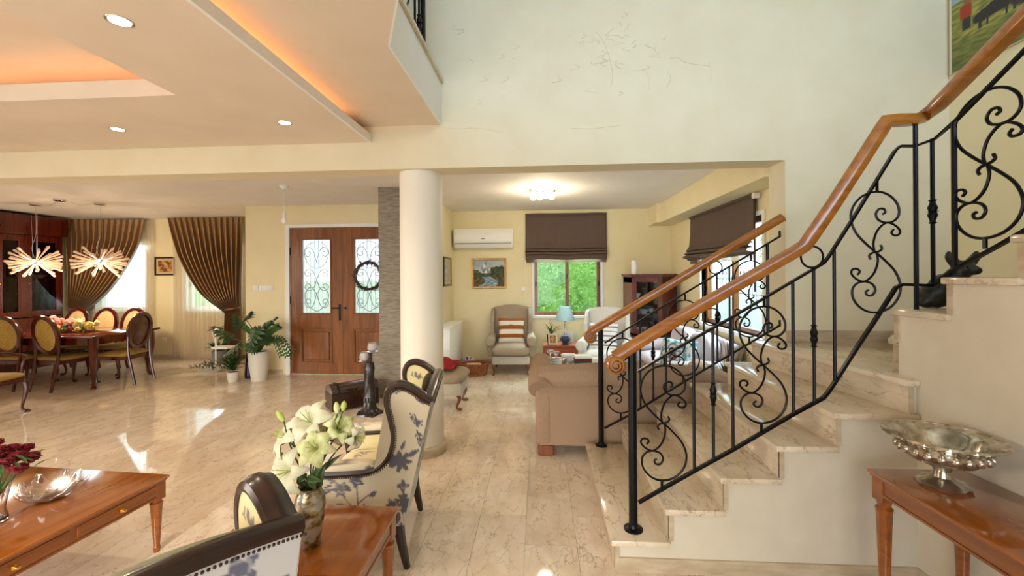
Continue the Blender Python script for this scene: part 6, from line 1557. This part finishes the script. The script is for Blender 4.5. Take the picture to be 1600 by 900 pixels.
for (x0, y0, x1, y1, w_, dy) in ((505, 735, 538, 708, .022, -.02), (480, 740, 466, 755, .03, -.05), (500, 760, 512, 720, .04, -.05), (490, 765, 500, 725, .045, -.04), (476, 760, 470, 735, .035, -.03), (470, 700, 452, 690, .015, 0), (480, 705, 462, 700, .015, 0), (515, 690, 540, 672, .016, 0), (480, 745, 505, 752, .03, -.06)):
    a = P(x0, y0, Y=yv + dy) - vs.location; b2c = P(x1, y1, Y=yv + dy - .02) - vs.location; MB().grid(leaf_pts(a, b2c, w_, (0, -1, .4)), 5, 9).build('leaf', 'lily_leaf', vs, solid=.001)

# figurine of a sitting dog on the stair winder
noisy('bronze_black', (16, 18, 14), (34, 38, 26), (14, 14, 14), .4)
dg = thing('dog_figurine', 'black bat-eared dog figurine sitting on the stairs behind the railing', 'figurine', (2.22, 2.52, 8 * h + .006))
dbm = MB()
for c_, r_ in (((-.03, .02, .07), (.085, .075, .07)), ((.0, -.0, .12), (.07, .065, .07)), ((.035, -.03, .165), (.05, .055, .06)), ((.055, -.05, .215), (.05, .052, .048)), ((.075, -.09, .205), (.03, .028, .024)), ((-.08, .01, .03), (.05, .035, .03)), ((.04, -.07, .03), (.028, .045, .028)), ((.065, -.06, .08), (.022, .022, .08)), ((.0, -.07, .08), (.022, .022, .08)), ((.0, -.08, .015), (.024, .035, .016)), ((.07, -.08, .015), (.024, .035, .016))): dbm.ball(c_, r_, 16)
for s in (-1, 1):
    dbm.tube(catmull([(.055 + s * .028, -.045, .235), (.055 + s * .062, -.045, .275), (.055 + s * .072, -.045, .312)], 5), [.027, .027, .026, .025, .024, .023, .021, .018, .014, .011, .006], 10)
o = dbm.build('body', 'bronze_black', dg)
q = o.modifiers.new('remesh', 'REMESH'); q.mode = 'VOXEL'; q.voxel_size = .006; q.use_smooth_shade = True; q = o.modifiers.new('smooth', 'SMOOTH'); q.iterations = 6
MB().tube([(.05 + .036 * math.cos(a * PI / 10), -.035 + .036 * math.sin(a * PI / 10), .185 + .01 * math.sin(a * PI / 10)) for a in range(20)], .005, 6, cyc=True).build('collar', 'pewter', dg)
eb = MB()
for s in (-1, 1): eb.ball((.055 + s * .022, -.097, .225), .006, 8)
eb.ball((.075, -.118, .21), .006, 8); eb.build('eyes_and_nose', 'black_iron', dg)

# large field painting on the right wall
def field(u, v):
    if v > .60: c = mixc((120, 160, 180), (190, 206, 206), nz(u, v, 4) + .5)
    else:
        c = mixc((104, 116, 52), (186, 176, 96), .5 + .9 * nz(u * 2, v * 5, 9)); 
        if v < .25: c = mixc(c, (70, 84, 44), .35 + .4 * nz(u, v, 7))
    if ((u - .25) / .13) ** 2 + ((v - .38) / .055) ** 2 < 1 + .9 * nz(u, v, 9): c = (52, 48, 52)
    if ((u - .40) / .07) ** 2 + ((v - .33) / .05) ** 2 < 1: c = (66, 58, 54)
    for lx in (.17, .21, .31, .35):
        if abs(u - lx) < .008 and .27 < v < .38: c = (56, 50, 48)
    if abs(u - .09) < .025 and .33 < v < .43: c = (54, 56, 60)
    if abs(u - .09) < .035 and .43 <= v < .54: c = (168, 62, 36)
    if math.hypot((u - .10), (v - .57) * .8) < .025: c = (150, 104, 70)
    return c
py1 = P(1487, 60, X=3.26).y; pz0_ = P(1487, 118, X=3.26).z
picture('field_painting', 'large canvas painting of cattle and a red-shirted figure in a grassy field, upper right', (3.262, py1 - .65, pz0_ + .45), 1.30, .90, .004, 'paper_warm', field, rz=-PI / 2, nx=160, ny=110)
